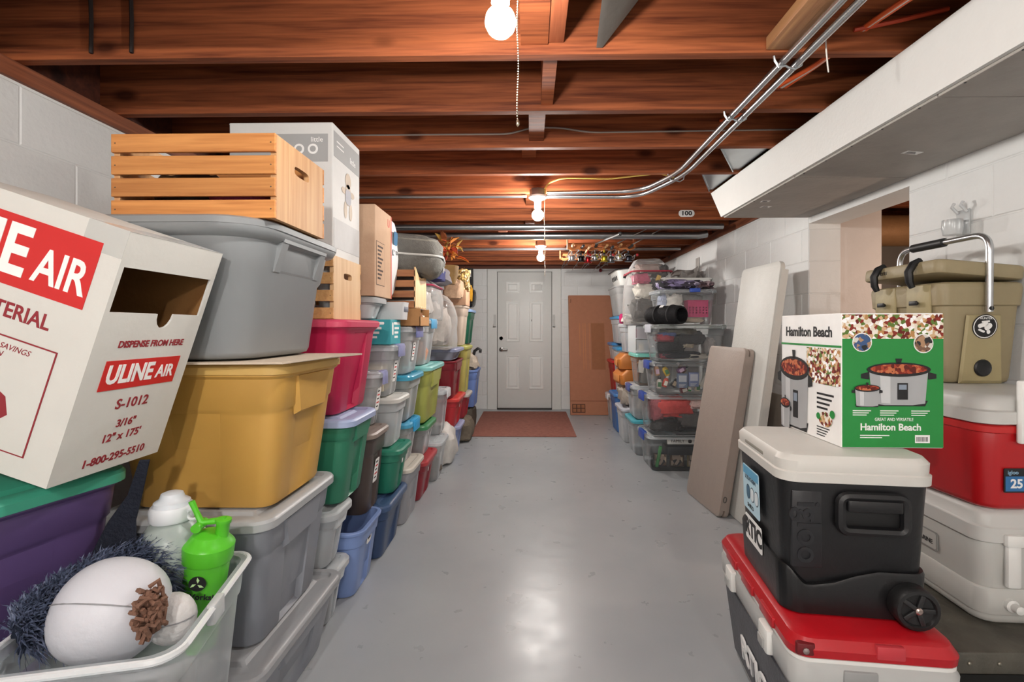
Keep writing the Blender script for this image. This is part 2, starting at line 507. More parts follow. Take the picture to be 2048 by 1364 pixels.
# ---- duct enclosure along the right wall
du = thing('duct_enclosure', 'white boxed duct enclosure running along the right wall under the joists', 'duct', (1.2, 3.06, 1.905))
def local(mb, o):
    mb.v = [v - Vector(o.location) for v in mb.v]; return mb
mb = MB(); mb.loft([[(1.2, YF, 1.905), (1.215, YF, 1.905), (1.215, YF, 2.1), (1.2, YF, 2.1)], [(1.2, 3.07, 1.905), (1.215, 3.07, 1.905), (1.215, 3.24, 2.1), (1.2, 3.24, 2.1)]])
obj('side_panel', local(mb, du), plain('#dcdcd9', .5, 0, .02, .1), du, smooth=False)
mb = MB(); mb.loft([[(1.215, 3.055, 1.905), (XR - .002, 3.055, 1.905), (XR - .002, 3.07, 1.905), (1.215, 3.07, 1.905)], [(1.215, 3.225, 2.1), (XR - .002, 3.225, 2.1), (XR - .002, 3.24, 2.1), (1.215, 3.24, 2.1)]])
obj('end_panel', local(mb, du), plain('#dcdcd9', .5, 0, .02, .1), du, smooth=False)
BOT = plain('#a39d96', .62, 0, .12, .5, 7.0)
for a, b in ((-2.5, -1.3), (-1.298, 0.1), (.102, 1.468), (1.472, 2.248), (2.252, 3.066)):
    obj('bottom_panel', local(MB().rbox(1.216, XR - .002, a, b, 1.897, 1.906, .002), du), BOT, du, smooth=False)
for (x, y, w, h, a) in ((1.5, 1.93, .075, .03, .2), (1.34, 2.78, .055, .035, .1), (1.28, 2.66, .045, .03, -.1)):
    o_ = obj('sticker', MB().box(-w/2, w/2, -h/2, h/2, -.001, 0), PRINT_WHITE, du, smooth=False, loc=(x - 1.2, y - 3.06, 1.8965 - 1.905), rot=(0, 0, a))
    for q in range(3): obj('print_line', MB().box(-w*.35, w*(.1 + .1*q), -h*.3+q*h*.25, -h*.2+q*h*.25, -.0016, -.0009), PRINT_BLACK, o_, smooth=False)
for (x, y) in [(1.207, .9 + .16 * i) for i in range(14)]:
    obj('nail', MB().lathe([(.004, 0), (.003, -.002)], 6, (x + .012 - 1.2, y - 3.06, 1.897 - 1.905)), BLACK, du)
# galvanised take-offs between joists
for i, (pl, lab) in enumerate(((((.95, 2.436), (1.198, 2.436), (1.198, 2.80), (1.16, 2.80)), 'shiny galvanised triangle panel beside the duct, nearer of the two'), (((1.0, 2.843), (1.198, 2.843), (1.198, 3.205), (1.175, 3.205)), 'shiny galvanised triangle panel at the duct end, farther of the two'))):
    t_ = thing('duct_takeoff', lab, 'duct', (pl[0][0], pl[0][1], ZC))
    obj('sheet', local(MB().prism(pl, ZC + .012, ZC + .015), t_), GALV, t_, smooth=False)
    (xa, ya), (xb, yb) = pl[0], pl[3]
    mb = MB(); mb.loft([[(xa, ya, ZC), (xa + .006, ya, ZC), (xb + .006, yb, ZC), (xb, yb, ZC)], [(xa, ya, ZC + .15), (xa + .006, ya, ZC + .15), (xb + .006, yb, ZC + .15), (xb, yb, ZC + .15)]])
    obj('flange', local(mb, t_), GALV, t_, smooth=False)

# ---- door in the back wall
DX0, DX1, DT = -.482, .32, 2.03
dr = struct(obj('door_1', MB().rbox(DX0, DX1, YB - .02, YB + .004, .012, DT, .003), plain('#d6d7d4', .45, 0, .02, .05)))
DP = plain('#d6d7d4', .45, 0, .02, .05)
DPT = plain('#dddedb', .45, 0, .02, .05)
W_ = DX1 - DX0
for (fx0, fx1) in ((.155, .415), (.585, .85)):
    for (z0, z1) in ((.30, .80), (1.00, 1.60), (1.72, 1.89)):
        x0, x1 = DX0 + fx0 * W_, DX0 + fx1 * W_
        mb = MB(); yf = YB - .0205
        def ring(i, y): return [(x0 + i, y, z0 + i), (x1 - i, y, z0 + i), (x1 - i, y, z1 - i), (x0 + i, y, z1 - i)]
        mb.loft([ring(0, yf + .001), ring(.003, yf - .011), ring(.013, yf - .011), ring(.017, yf - .0005), ring(.032, yf - .0005), ring(.05, yf - .009)], False, True)
        obj('door_panel', mb, DPT, dr, smooth=False)
obj('door_gap_shade', MB().box(DX0 - .006, DX0, YB - .016, YB + .003, .0, DT + .006).box(DX1, DX1 + .006, YB - .016, YB + .003, 0, DT + .006).box(DX0, DX1, YB - .016, YB + .003, DT, DT + .006), plain('#2c2926', .7), dr, smooth=False)  # dark strips painted as the shade in the gap around the door
obj('threshold', MB().rbox(DX0 - .004, DX1 + .004, YB - .06, YB - .021, 0, .02, .003), plain('#2a2624', .5), dr)
kn = obj('deadbolt', MB().lathe([(.028, 0), (.028, -.008), (.02, -.02), (.012, -.026)], 16), metal('#9a9a98', .25), dr, loc=(DX0 + .055, YB - .02, 1.05), rot=(R(-90), 0, 0))
kn.rotation_euler = (R(-90), 0, 0); kn.data.transform(Matrix.Rotation(R(180), 4, 'X') @ Matrix.Identity(4))
hb = MB().lathe([(.03, 0), (.03, .008), (.012, .014), (.012, .05)], 16)
h_ = obj('door_handle', hb, metal('#9a9a98', .25), dr, loc=(DX0 + .055, YB - .02, .885), rot=(R(90), 0, 0))
obj('lever', MB().rbox(-.012, .1, -.012, .012, .045, .06, .005), metal('#9a9a98', .25), h_)
obj('mail_slot', MB().rbox(DX0 + .5, DX0 + .62, YB - .026, YB - .02, 1.30, 1.33, .003), metal('#8c8c88', .4), dr)
obj('label_plate', MB().rbox(DX0 + .55, DX0 + .67, YB - .03, YB - .026, 1.76, 1.84, .002), plain('#c9cac7', .5), dr)
tr = struct(obj('trim_4', MB().rbox(DX0 - .15, DX0 - .006, YB - .03, YB + .004, 0, WT + .03, .003).rbox(DX1 + .006, DX1 + .14, YB - .03, YB + .004, 0, WT + .03, .003).box(DX0 - .01, DX1 + .01, YB - .028, YB + .004, DT + .006, WT + .03).box(DX0 - .01, DX1 + .01, YB - .05, YB, 0, .011), plain('#d3d4d1', .5, 0, .03, .1), smooth=False))
for x in (DX0 - .055, DX1 + .015):
    obj('bar_bracket', MB().box(x, x + .035, YB - .036, YB - .03, 1.22, 1.40).box(x, x + .035, YB - .07, YB - .03, 1.22, 1.226).box(x, x + .035, YB - .07, YB - .065, 1.22, 1.27), plain('#b9bab7', .5), tr, smooth=False)
tag(obj('door_mat', MB().rbox(-.665, .515, 5.36, 6.93, 0, .012, .004, .012), plain('#9c6a5e', .95, 0, .22, .6, 26.0, .1)), 'reddish brown doormat on the grey floor before the white door', 'doormat')

# ---- bulbs
def bulb_fixture(x, y, zb, label, chain, box_off=True, strength=BULB_STRENGTH, col='#fffaf4', group='bare ceiling bulbs'):
    t = thing('ceiling_bulb', label, 'light bulb', (x, y, ZC), group=group)
    h = ZC - zb
    obj('junction_box', MB().lathe([(.05, .0), (.052, -.003), (.052, -.04), (.046, -.043)], 8), metal('#8f9294', .4), t)
    obj('socket', MB().lathe([(.057, -.043), (.058, -.055), (.04, -.066), (.024, -.072), (.022, -h + .045)], 20), WHITE, t)
    prof = [(.014, .05), (.016, .035)] + [(.037 * math.sin(a), .037 * math.cos(a)) for a in [R(35 + 18 * i) for i in range(8)]] + [(.002, -.037)]
    obj('bulb', MB().lathe(prof, 14, (0, 0, -h)), emit(col, strength), t)
    mb = MB(); n = int(chain / .006)
    if n:
        for i in range(n):
            mb.lathe([(.0006, .0021), (.0021, 0), (.0006, -.0021)], 5, (.042 + .0015 * math.sin(i * .2), -.035, -.05 - i * .006))
        mb.lathe([(.001, .006), (.004, 0), (.004, -.008), (.001, -.012)], 8, (.042, -.035, -.05 - n * .006))
        o = obj('pull_chain', mb, metal('#c9bfa8', .3), t)
        o['kind'] = 'stuff'
    return t
bulb_fixture(-.07, 1.15, 1.935, 'brightest bare bulb at the top with a long beaded pull chain', .37, strength=190.0)
bulb_fixture(.05, 3.13, 1.935, 'bare bulb in a porcelain socket where the conduits end', .28)
bulb_fixture(.11, 5.0, 1.93, 'bare bulb nearest the door with a pull string', .30, strength=430.0)
bulb_fixture(-.45, -.75, 1.93, 'added unseen bare bulb just behind the viewpoint, brightening the near faces', .2, strength=520.0)  # added lamp out of view, lifts the faces turned to the camera
bulb_fixture(.4, -1.9, 1.93, 'added unseen bare bulb at the rear end of the basement, filling in light', .2, strength=520.0)  # second added lamp out of view, more fill from behind

# ---- conduits and pipes
def pipe(name, label, cat, pts, r, mat=None, n=10, group=None):
    return tag(obj(name, MB().tube(pts, r, n), mat or STEEL), label, cat, group)
def bend(pts, rad=.08, n=6):
    out = [Vector(pts[0])]
    for i in range(1, len(pts) - 1):
        p = Vector(pts[i]); a = (Vector(pts[i-1]) - p).normalized(); b = (Vector(pts[i+1]) - p).normalized()
        p0 = p + a * rad; p1 = p + b * rad
        for k in range(n + 1):
            t = k / n
            out.append(p0 * (1 - t) ** 2 + p * 2 * t * (1 - t) + p1 * t * t)
    out.append(Vector(pts[-1]))
    return out
pipe('conduit', 'silver metal conduit, inner of the pair running under the joists to the middle bulb', 'conduit', bend([(.815, YF, 2.078), (.83, 2.75, 2.078), (.70, 3.1, 2.078), (.11, 3.13, 2.078)], .15), .0125, group='metal conduits under the joists')
pipe('conduit', 'silver metal conduit, outer of the pair beside the duct enclosure', 'conduit', bend([(.862, YF, 2.07), (.872, 2.75, 2.07), (.71, 3.17, 2.06), (.105, 3.15, 2.06)], .15), .0125, group='metal conduits under the joists')
for i, y in enumerate((1.6, 2.007, 2.82)):
    tag(obj('conduit_strap', MB().tube([(.798, y, 2.098), (.801, y, 2.082), (.815, y, 2.062), (.835, y, 2.066), (.845, y, 2.06), (.865, y, 2.054), (.886, y, 2.066), (.892, y, 2.098)], .004, 6), GALV), ('two-hole metal strap holding the conduits at the %s joist' % ('front', 'second', 'fourth')[i]), 'strap')
PIPE2 = metal('#a9aaab', .32)
pipe('pipe', 'long grey steel pipe under the joists, nearest of the three crossing pipes', 'pipe', [(-1.6, 4.05, 2.05), (1.60, 4.05, 2.05)], .024, PIPE2, 12, 'pipes crossing under the joists')
pipe('pipe', 'thick dented grey pipe just behind the nearest crossing pipe', 'pipe', [(-1.6, 4.42, 2.045), (1.52, 4.42, 2.045), (1.60, 4.42, 2.06)], .034, PIPE2, 12, 'pipes crossing under the joists')
pipe('pipe', 'thin grey pipe farthest back of the three crossing pipes', 'pipe', [(-1.6, 5.25, 2.06), (1.62, 5.25, 2.06)], .017, PIPE2, 10, 'pipes crossing under the joists')
pipe('pipe', 'short thin pipe from the left stack to the middle bulb', 'pipe', [(-1.6, 3.235, 2.085), (-.02, 3.235, 2.085)], .011, PIPE2, 8)
def wire(name, label, pts, r, col, n=6):
    return tag(obj(name, MB().tube(bend(pts, .05, 4), r, n), plastic(col, .5)), label, 'cable')
wire('cable', 'yellow cable running from the middle bulb towards the conduits', [(.09, 3.11, 2.05), (.1, 3.12, 2.13), (.2, 3.0, 2.135), (.5, 2.99, 2.125), (.78, 2.9, 2.13), (.86, 2.9, 2.1)], .005, '#c9b25a')
wire('cable', 'thin grey cable stapled along the third joist', [(-1.5, 2.395, 2.165), (-.1, 2.395, 2.165), (0, 2.38, 2.19), (.14, 2.38, 2.19), (.3, 2.395, 2.17), (1.5, 2.395, 2.18)], .0045, '#9a9088')
for i, dx in enumerate((0, .018, .036)):
    col = ('#e8642f', '#d9d4cd', '#e8642f')[i]
    lab = ('orange cable entering the front joist beside the duct', 'white cable between the orange ones at the duct', 'orange cable hanging lowest beside the duct')[i]
    wire('cable', lab, [(1.23 + dx, .9, 2.2), (1.14 + dx * .4, 1.3, 2.18), (1.07 + dx * .3, 1.56, 2.17), (1.05 + dx * .2, 1.8, 2.175), (1.0 + dx, 2.01, 2.19), (.97 + dx, 2.3, 2.2), (.93, 2.385, 2.22)], .008, col)
wire('cable', 'thick red orange cable crossing from the front joist to the duct', [(1.04, 1.575, 2.165), (1.15, 1.55, 2.175), (1.3, 1.53, 2.2)], .007, '#c94a2c')
wire('string', 'short white string dangling from the conduit', [(.905, 1.5, 2.08), (.907, 1.5, 2.04), (.912, 1.5, 2.0)], .0022, '#d8d4cc')
for i, x in enumerate((-1.45, -1.315)):
    tag(obj('dark_line', MB().tube([(x, 1.574, 2.34), (x + .004, 1.574, 2.22), (x + .002, 1.575, 2.115)], .006, 6), plain('#1c1210', .7)), 'dark vertical line down the front joist, %s to the left wall' % ('nearer', 'farther')[i], 'cable')  # thin dark tube tracing a dark vertical line on the joist
# sticker on a joist
st = thing('joist_sticker', 'white oval sticker with black characters on a joist near the duct', 'sticker', (1.29, JY[15] - .0195, 2.15))
M_ = frame_m((0, 0, 0), (1, 0, 0), (0, 0, 1))
plate('backing', PRINT_WHITE, st, M_, -.065, .065, -.028, .028, .001, .026)
text('lettering', '100', .05, PRINT_BLACK, st, M_ @ Matrix.Translation((0, 0, .001)), align='CENTER', bold=.0012, sx=1.2)
# wall stains sensor
tag(obj('wall_patch', MB().rbox(-.05, .05, -.004, 0, -.11, .11, .002, .02), plain('#a9a5a0', .8, 0, .2, .3), loc=(XR - BD - .001, 5.05, 1.82), rot=(0, 0, R(-90))), 'grey stained patch on the white block wall', 'patch')
# warm bulb of the side room and its glimpsed pipe
bulb_fixture(2.75, 2.35, 1.5, 'warm bulb on a pendant stem in the side room', .0, strength=SIDE_BULB, col='#ffe0c8', group=None)
tag(obj('duct_pipe', MB().tube([(2.3, 3.75, 1.95), (4.85, 3.75, 1.95)], .12, 14), plain('#b98a5e', .5, .3, .15, .2)), 'round tan insulated pipe seen through the side opening', 'pipe')
# ================================================================ storage totes
def tote_body(W, D, H, bot=.86, notch=.012, step=.74, rim=.016, r=.05, tub=False, single=False):
    """open plastic tub, origin at bottom centre, W along x, D along y, W and D measured over the rim"""
    hx, hy = W / 2 - rim, D / 2 - rim
    def s(t): return (hx * (bot + (1 - bot) * t), hy * (bot + (1 - bot) * t))
    r = min(r, D * .22, W * .22)
    L = []
    def lp(t, z, grow=0.0, e=0.0):
        a, b = s(t); L.append(rr(0, 0, a + grow, b + grow, max(r + grow, .008), z, 4, e, e * .8, .52, .42))
    lp(0, 0, -.014); lp(0, .004, -.005); lp(.02, .016, 0, notch)
    lp(step - .03, H * (step - .03), 0, notch); lp(step, H * step, 0, 0 if not tub else notch)
    lp(step + .02, H * (step + .02), .006, 0); lp(.95, H * .93, .006, 0)
    lp(1, H * .95, rim - .002, 0); lp(1, H * .985, rim, 0); lp(1, H, rim - .003, 0)
    if single:
        lp(1, H, -.001, 0); lp(.97, H * .93, -.002, 0)
        return MB().loft(L, True, False)
    lp(1, H, -.002, 0); lp(step, H * step, -.004, 0); lp(.02, .02, -.006, notch * .9); lp(0, .012, -.02, 0)
    return MB().loft(L)
def tote_lid(W, D, H, style='flat', r=.055):
    hx, hy = W / 2, D / 2
    r = min(r, D * .24)
    q = lambda i, z: rr(0, 0, hx - i, hy - i, max(r - i, .01), z, 5)
    if style == 'dome':
        return MB().loft([q(.004, H - .014), q(-.004, H - .012), q(-.004, H + .006), q(.004, H + .014), q(.03, H + .016), q(.04, H + .008), q(.06, H + .008), q(.08, H + .018)])
    return MB().loft([q(.004, H - .016), q(-.004, H - .015), q(-.005, H + .006), q(.001, H + .014), q(.012, H + .017), q(.028, H + .0165), q(.036, H + .006), q(.07, H + .006), q(.08, H + .015)])
def tote(label, xr, y0, y1, z0, z1, body, lid=None, W=.55, latch=None, sticker=None, name='storage_tote', bot=.86, side=1, rotz=0.0, tub=False, handle=True, cat='storage bin', group=None, notch=.012, step=.74, style='flat', handle_mat=None, loc=None):
    """side=1: rim end faces the aisle at x=xr from the left wall side; side=-1: from the right"""
    D = y1 - y0
    H = (z1 - z0) - (.018 if lid else 0)
    cx = xr - side * W / 2; cy = (y0 + y1) / 2
    if loc: cx, cy = loc
    t = thing(name, label, cat, (cx, cy, z0), rotz, group)
    obj('body', tote_body(W, D, H, bot, notch, step, tub=tub, single=body.name.startswith('clear')), body, t)
    if lid: obj('lid', tote_lid(W, D, H, style), lid, t)
    e = (W / 2 - .016) * (bot + (1 - bot) * .82)
    if handle and not latch:
        for sg in (1, -1):
            mb = MB(); w = D * .26; zt, zb = H * .935, H * (step - .06)
            mb.loft([[(sg * (e - .004), -w, zt), (sg * (e - .004), w, zt), (sg * (e - .006), w * .82, zb), (sg * (e - .006), -w * .82, zb)],
                     [(sg * (W / 2 - .006), -w * .96, zt), (sg * (W / 2 - .006), w * .96, zt), (sg * (W / 2 - .012), w * .74, zb + .012), (sg * (W / 2 - .012), -w * .74, zb + .012)]])
            obj('handle', mb, handle_mat or body, t, smooth=False)
    if latch:
        lm = plastic(latch, .35)
        for sg in (1, -1):
            w = D * .23
            mb = MB().rbox(W / 2 - .022, W / 2 + .012, -w, w, H + .002, H + .022, .006, .012).rbox(W / 2 + .001, W / 2 + .014, -w * .92, w * .92, H - .05, H + .012, .004, .006)
            if sg < 0: mb.v = [Vector((-v.x, v.y, v.z)) for v in mb.v]; mb.f = [f[::-1] for f in mb.f]
            obj('latch', mb, lm, t)
    if sticker:
        M = frame_m((side * ((W / 2 - .016) * (bot + (1 - bot) * .5) + .001), 0, H * .5), (0, side, 0), (.14 * side, 0, 1))
        tagm(t, sticker, M, D, H)
    return t
def tagm(t, kind, M, D, H):
    if kind == 'label':
        s = plate('paper_label', PRINT_WHITE, t, M, -.03, .03, -.06, .06, .001, .008)
        M2 = M @ Matrix.Translation((0, 0, .0012))
        for i in range(5):
            plate('print_line', PRINT_RED if i % 2 else PRINT_BLACK, s, M2, -.02, .012 + .006 * (i % 2), .04 - i * .02, .047 - i * .02, .0004)
    elif kind == 'clip':
        s = plate('size_label', PRINT_WHITE, t, M, -.03, .03, H * .15, H * .15 + .07, .001, .012)
        M2 = M @ Matrix.Translation((0, 0, .0012))
        plate('print_line', PRINT_RED, s, M2, -.02, .02, H * .15 + .045, H * .15 + .06, .0004)
        plate('print_line', PRINT_BLACK, s, M2, -.02, .015, H * .15 + .02, H * .15 + .03, .0004)
    elif kind == 'logo':
        plate('size_label', PRINT_WHITE, t, M, -.012, .012, H * .12, H * .12 + .05, .001, .011)

CONTENT_N = [0]
def content(label, cat, c, s, mat, name='folded_clothes', seed=None, amp=.22, pw=.6, flat=.9, freq=2.2):
    CONTENT_N[0] += 1
    z0 = c[2] - s[2] * flat
    mb = MB(); lumpy(mb, (0, 0, s[2] * flat), s, seed or CONTENT_N[0], amp, freq, 22, 12, flat, pw)
    return tag(obj(name, mb, mat, loc=(c[0], c[1], z0)), label, cat)
def carton(label, cat, c, s, mat, rotz=0, name='box', rot=None):
    o = obj(name, MB().rbox(-s[0], s[0], -s[1], s[1], 0, s[2] * 2, .003), mat, loc=(c[0], c[1], c[2]), rot=rot or (0, 0, rotz))
    return tag(o, label, cat)

GREY_P = plastic('#868a92'); GREY_L = plastic('#9da2a7'); GREY_LID = plastic('#a9acae')
YEL = plastic('#c99c4e', .45); YEL_L = plastic('#d8b268', .45)
FROST = clear('#dfe4e8', .3, .3); FROST2 = clear('#d8dde0', .55, .4)
L_ = 1
# ---- column nearest the camera: two grey totes, the yellow tote, the big grey tote, the crate
tote('grey tote with ridged lid on the floor, lowest under the yellow tote', -.735, 1.285, 1.9, 0, .262, GREY_P, plastic('#97999c'), .60, group='grey totes under the yellow tote')
tote('grey tote with pale lid directly beneath the yellow tote', -.745, 1.36, 1.86, .262, .66, GREY_P, GREY_LID, .54, group='grey totes under the yellow tote', bot=.84, notch=.02)
tote('mustard yellow tote with lid on two grey totes', -.72, 1.395, 1.86, .66, 1.105, YEL, YEL_L, .56, bot=.82, step=.7, notch=.01)
mb = MB(); mb.loft([[(-1.2, 1.31, 0), (-.70, 1.36, 0), (-.665, 1.6, .004), (-.64, 1.84, 0), (-1.2, 1.84, 0)], [(-1.2, 1.31, .006), (-.70, 1.36, .006), (-.665, 1.6, .01), (-.64, 1.84, .006), (-1.2, 1.84, .006)]])
tag(obj('cardboard_sheet', mb, card('#c9bba8'), loc=(0, 0, 1.106)), 'torn flat cardboard sheet between the yellow tote and the big grey tote', 'cardboard')
# big rounded grey tote with scooped handles
bt = thing('storage_tote', 'big rounded grey tote with scooped handles under the slatted crate', 'storage bin', (-1.07, 1.60, 1.117))
W, D, H = .66, .62, .385
L = []
for (z, f, g, e) in ((0, .78, -.02, 0), (.006, .78, -.004, 0), (.02, .785, 0, 0), (.24, .86, 0, 0), (.255, .875, .004, 0), (.345, .91, .008, 0), (.355, .96, .012, 0), (.372, .98, .014, 0), (.385, .985, .012, 0), (.385, .97, -.006, 0), (.35, .9, -.008, 0), (.03, .78, -.01, 0)):
    L.append(rr(0, 0, W / 2 * f + g, D / 2 * f + g, .13 * f, z, 8))
obj('body', MB().loft(L), plastic('#878b8d', .42), bt, angle=50)
obj('rim', MB().loft([rr(0, 0, W/2 - .002, D/2 - .002, .13, .374, 8), rr(0, 0, W/2 + .012, D/2 + .012, .14, .376, 8), rr(0, 0, W/2 + .014, D/2 + .014, .14, .392, 8), rr(0, 0, W/2 + .004, D/2 + .004, .13, .398, 8), rr(0, 0, W/2 - .05, D/2 - .05, .09, .398, 8)]), plastic('#8b8f91', .42), bt)
for sg in (1, -1):
    xo = W / 2 - .002
    def bar(y0, y1, z0, z1, d0, d1):      # one rib of the scooped grip, d0/d1 outward depth at bottom/top
        k = MB(); k.loft([[(xo - .075, y0, z0), (xo + d0, y0, z0), (xo + d0, y1, z0), (xo - .075, y1, z0)], [(xo - .06, y0, z1), (xo + d1, y0, z1), (xo + d1, y1, z1), (xo - .06, y1, z1)]])
        return k
    mb = bar(-.15, .15, .35, .376, .002, .006)
    for k in (bar(-.15, -.115, .262, .352, -.03, .0), bar(.115, .15, .262, .352, -.03, .0), bar(-.14, .14, .235, .268, -.05, -.03)):
        mb.add(k.v, k.f)
    if sg < 0: mb.v = [Vector((-v.x, v.y, v.z)) for v in mb.v]; mb.f = [f[::-1] for f in mb.f]
    obj('handle', mb, plastic('#878b8d', .42), bt, smooth=False)

def slat_crate(label, loc, W, D, H, n, rotz, mat_s, mat_e, gap=.3, end_w=.018, handle=True, rot=None, ends=(1, -1), bites=False):
    """wooden crate: slats on the y sides, end panels on the x ends"""
    t = thing('wooden_crate', label, 'crate', loc, rotz, rot=rot)
    sh = H / (n + (n - 1) * gap)
    for sg in (-1, 1):
        for i in range(n):
            z = i * sh * (1 + gap)
            y = sg * (D / 2 - .005)
            sl = obj('slat', MB().rbox(-W/2, W/2, y - .005, y + .005, z, z + sh, .0015), mat_s, t, smooth=False)
            if sg < 0:
                for xx in (-W/2 + .012, W/2 - .012):
                    obj('nail', MB().lathe([(.0022, 0), (.0015, .001)], 6), metal('#6a6660', .4), sl, loc=(xx, y - .005, z + sh * .5), rot=(R(90), 0, 0))
    for i in range(5):
        y = -D / 2 + .012 + (D - .024) * (i + .5) / 5
        obj('floor_slat', MB().box(-W/2 + .004, W/2 - .004, y - D * .08, y + D * .08, .001, .009), mat_s, t, smooth=False)
    for sg in ends:
        x0, x1 = sg * (W/2 - end_w), sg * (W/2 - .001)
        xa, xb = min(x0, x1), max(x0, x1); yy = D / 2 - .0105
        if handle:   # end panel with a hand hole: four pieces in one board
            hw, h0, h1 = .048, H * .66, H * .66 + .028
            cz = (h0 + h1) / 2
            def outer(an):
                dx, dy = math.cos(an), math.sin(an); ts = []
                if abs(dx) > 1e-6: ts.append(yy / abs(dx))
                if dy > 1e-6: ts.append((H - cz) / dy)
                if dy < -1e-6: ts.append(-cz / dy)
                k = min(ts); return (dx * k, cz + dy * k)
            def inner(an):
                c, s = abs(math.cos(an)) / hw, abs(math.sin(an)) / .014
                k = (c ** 4 + s ** 4) ** -.25
                return (k * math.cos(an), cz + k * math.sin(an))
            angs = [2 * math.pi * k / 28 for k in range(28)] + [math.atan2(zz - cz, y_) % (2 * math.pi) for y_, zz in ((yy, 0), (yy, H), (-yy, H), (-yy, 0))]
            angs += [R(v) % (2 * math.pi) for v in (8, 16, 172, 164, 188, 196, 344, 352)]
            pts = [(inner(an), outer(an)) for an in sorted(set(angs))]
            mb = MB()
            mb.loft([[(xa, o[0], o[1]) for h_, o in pts], [(xb, o[0], o[1]) for h_, o in pts], [(xb, h_[0], h_[1]) for h_, o in pts], [(xa, h_[0], h_[1]) for h_, o in pts], [(xa, o[0], o[1]) for h_, o in pts]], False, False)
            obj('end_panel', mb, mat_e, t, smooth=False)
        else:
            obj('end_panel', MB().rbox(xa, xb, -yy, yy, 0, H, .002), mat_e, t, smooth=False)
    return t
CRATE_S = wood('#a8662c', '#cf8d48', 'x', .55, 1.2, False, .3)
CRATE_E = wood('#c08a55', '#dcae7a', 'z', .6, 1.0, False, .3)
slat_crate('slatted orange-brown wooden crate on top of the big grey tote', (-.945, 1.505, 1.516), .466, .325, .238, 4, R(0), CRATE_S, CRATE_E, .2)
content('crumpled magenta packaging seen between the slats of the top crate', 'packaging', (-.86, 1.45, 1.58), (.09, .06, .05), fabric('#a8486a'), 'packaging')
content('dark plastic bag seen between the slats of the top crate', 'bag', (-1.03, 1.5, 1.60), (.10, .10, .075), plain('#2b2624', .4), 'plastic_bag')

# ---- second column
tote('clear tub with flat lid on the floor beside the lowest grey tote', -.775, 1.905, 2.09, 0, .24, FROST2, FROST2, .5)
tote('frosted clear tote with a red and white size label below the green tote', -.765, 1.88, 2.10, .242, .48, FROST2, FROST2, .52, sticker='clip')
tote('tall green tote with a light blue lid under the magenta tote', -.715, 1.925, 2.27, .482, .84, plastic('#2f7a5e', .4), plastic('#a3b3d6', .4), .56, bot=.84, notch=.02, step=.78)
tote('magenta pink tote with lid under the pale wooden crate', -.745, 1.95, 2.42, .842, 1.245, plastic('#b81f4c', .38), plastic('#cf4a68', .4), .58, bot=.84, notch=.026, step=.9, handle=False)
BIRCH_S = wood('#b98550', '#d3a468', 'y', .6, 1.0, False, .3); BIRCH_E = wood('#cfa474', '#e0bc8c', 'z', .6, .8, False, .3)
slat_crate('pale birch crate of wrapped glasses on the magenta tote', (-1.03, 2.2, 1.247), .40, .34, .27, 4, 0, BIRCH_S, BIRCH_E, .55)
for i in range(4):
    gl = thing('wrapped_glass', 'paper-wrapped glass in the pale birch crate, number %s from the aisle' % ('one', 'two', 'three', 'four')[i], 'glass', (-.885 - i * .085, 2.10, 1.258))
    obj('glass', MB().lathe([(.03, 0), (.036, .1), (.037, .2), (.033, .2), (.031, .01)], 12), clear('#dfe3e6', .5, .15), gl)
    mb = MB(); lumpy(mb, (0, 0, .12), (.027, .027, .10), i + 40, .3, 3, 12, 8)
    obj('paper', mb, plain('#cfcdc6', .8), gl)
# appliance carton with printed pictures
WB = plain('#d8d8d6', .6, 0, .03, .05); WBG = plain('#a7a8a8', .6, 0, .03)
wb_ = thing('appliance_box', 'tall white and grey appliance carton on the birch crate touching the joists', 'box', (-1.075, 2.24, 1.518))
bx, by, bh = .225, .165, .577
obj('carton', MB().rbox(-bx, bx, -by, by, 0, bh, .003), WB, wb_, smooth=False)
Mf = frame_m((0, -by - .0005, 0), (1, 0, 0), (0, 0, 1)); Mr = frame_m((bx + .0005, 0, 0), (0, 1, 0), (0, 0, 1))
p_ = plate('print_band', WBG, wb_, Mf, -bx + .004, bx - .02, bh - .17, bh - .05)
for i in range(3):
    c = plate('dial_ring', PRINT_WHITE, p_, Mf @ Matrix.Translation((.02 + i * .06, bh - .115, .001)), -.022, .022, -.022, .022, .0006, .0215)
    plate('dial_centre', WBG, p_, Mf @ Matrix.Translation((.02 + i * .06, bh - .115, .0017)), -.013, .013, -.013, .013, .0006, .0125)
text('lettering', 'Gingerbread', .034, PRINT_WHITE, p_, Mf @ Matrix.Translation((-.2, bh - .072, .001)), sx=.9, shear=.2)
text('lettering', 'little', .03, PRINT_WHITE, p_, Mf @ Matrix.Translation((.13, bh - .075, .001)))
q_ = plate('print_band', WBG, wb_, Mr, -by + .012, by - .006, bh - .14, bh - .03)
for i in range(2): plate('print_line', PRINT_WHITE, q_, Mr @ Matrix.Translation((0, 0, .001)), -by + .04, -by + .12, bh - .09 + i * .02, bh - .085 + i * .02)
text('lettering', 'little', .04, PRINT_WHITE, q_, Mr @ Matrix.Translation((.03, bh - .10, .001)))
q2 = plate('print_band', plain('#c2c2c2', .6), wb_, Mr, -by + .012, by - .006, .04, .17)
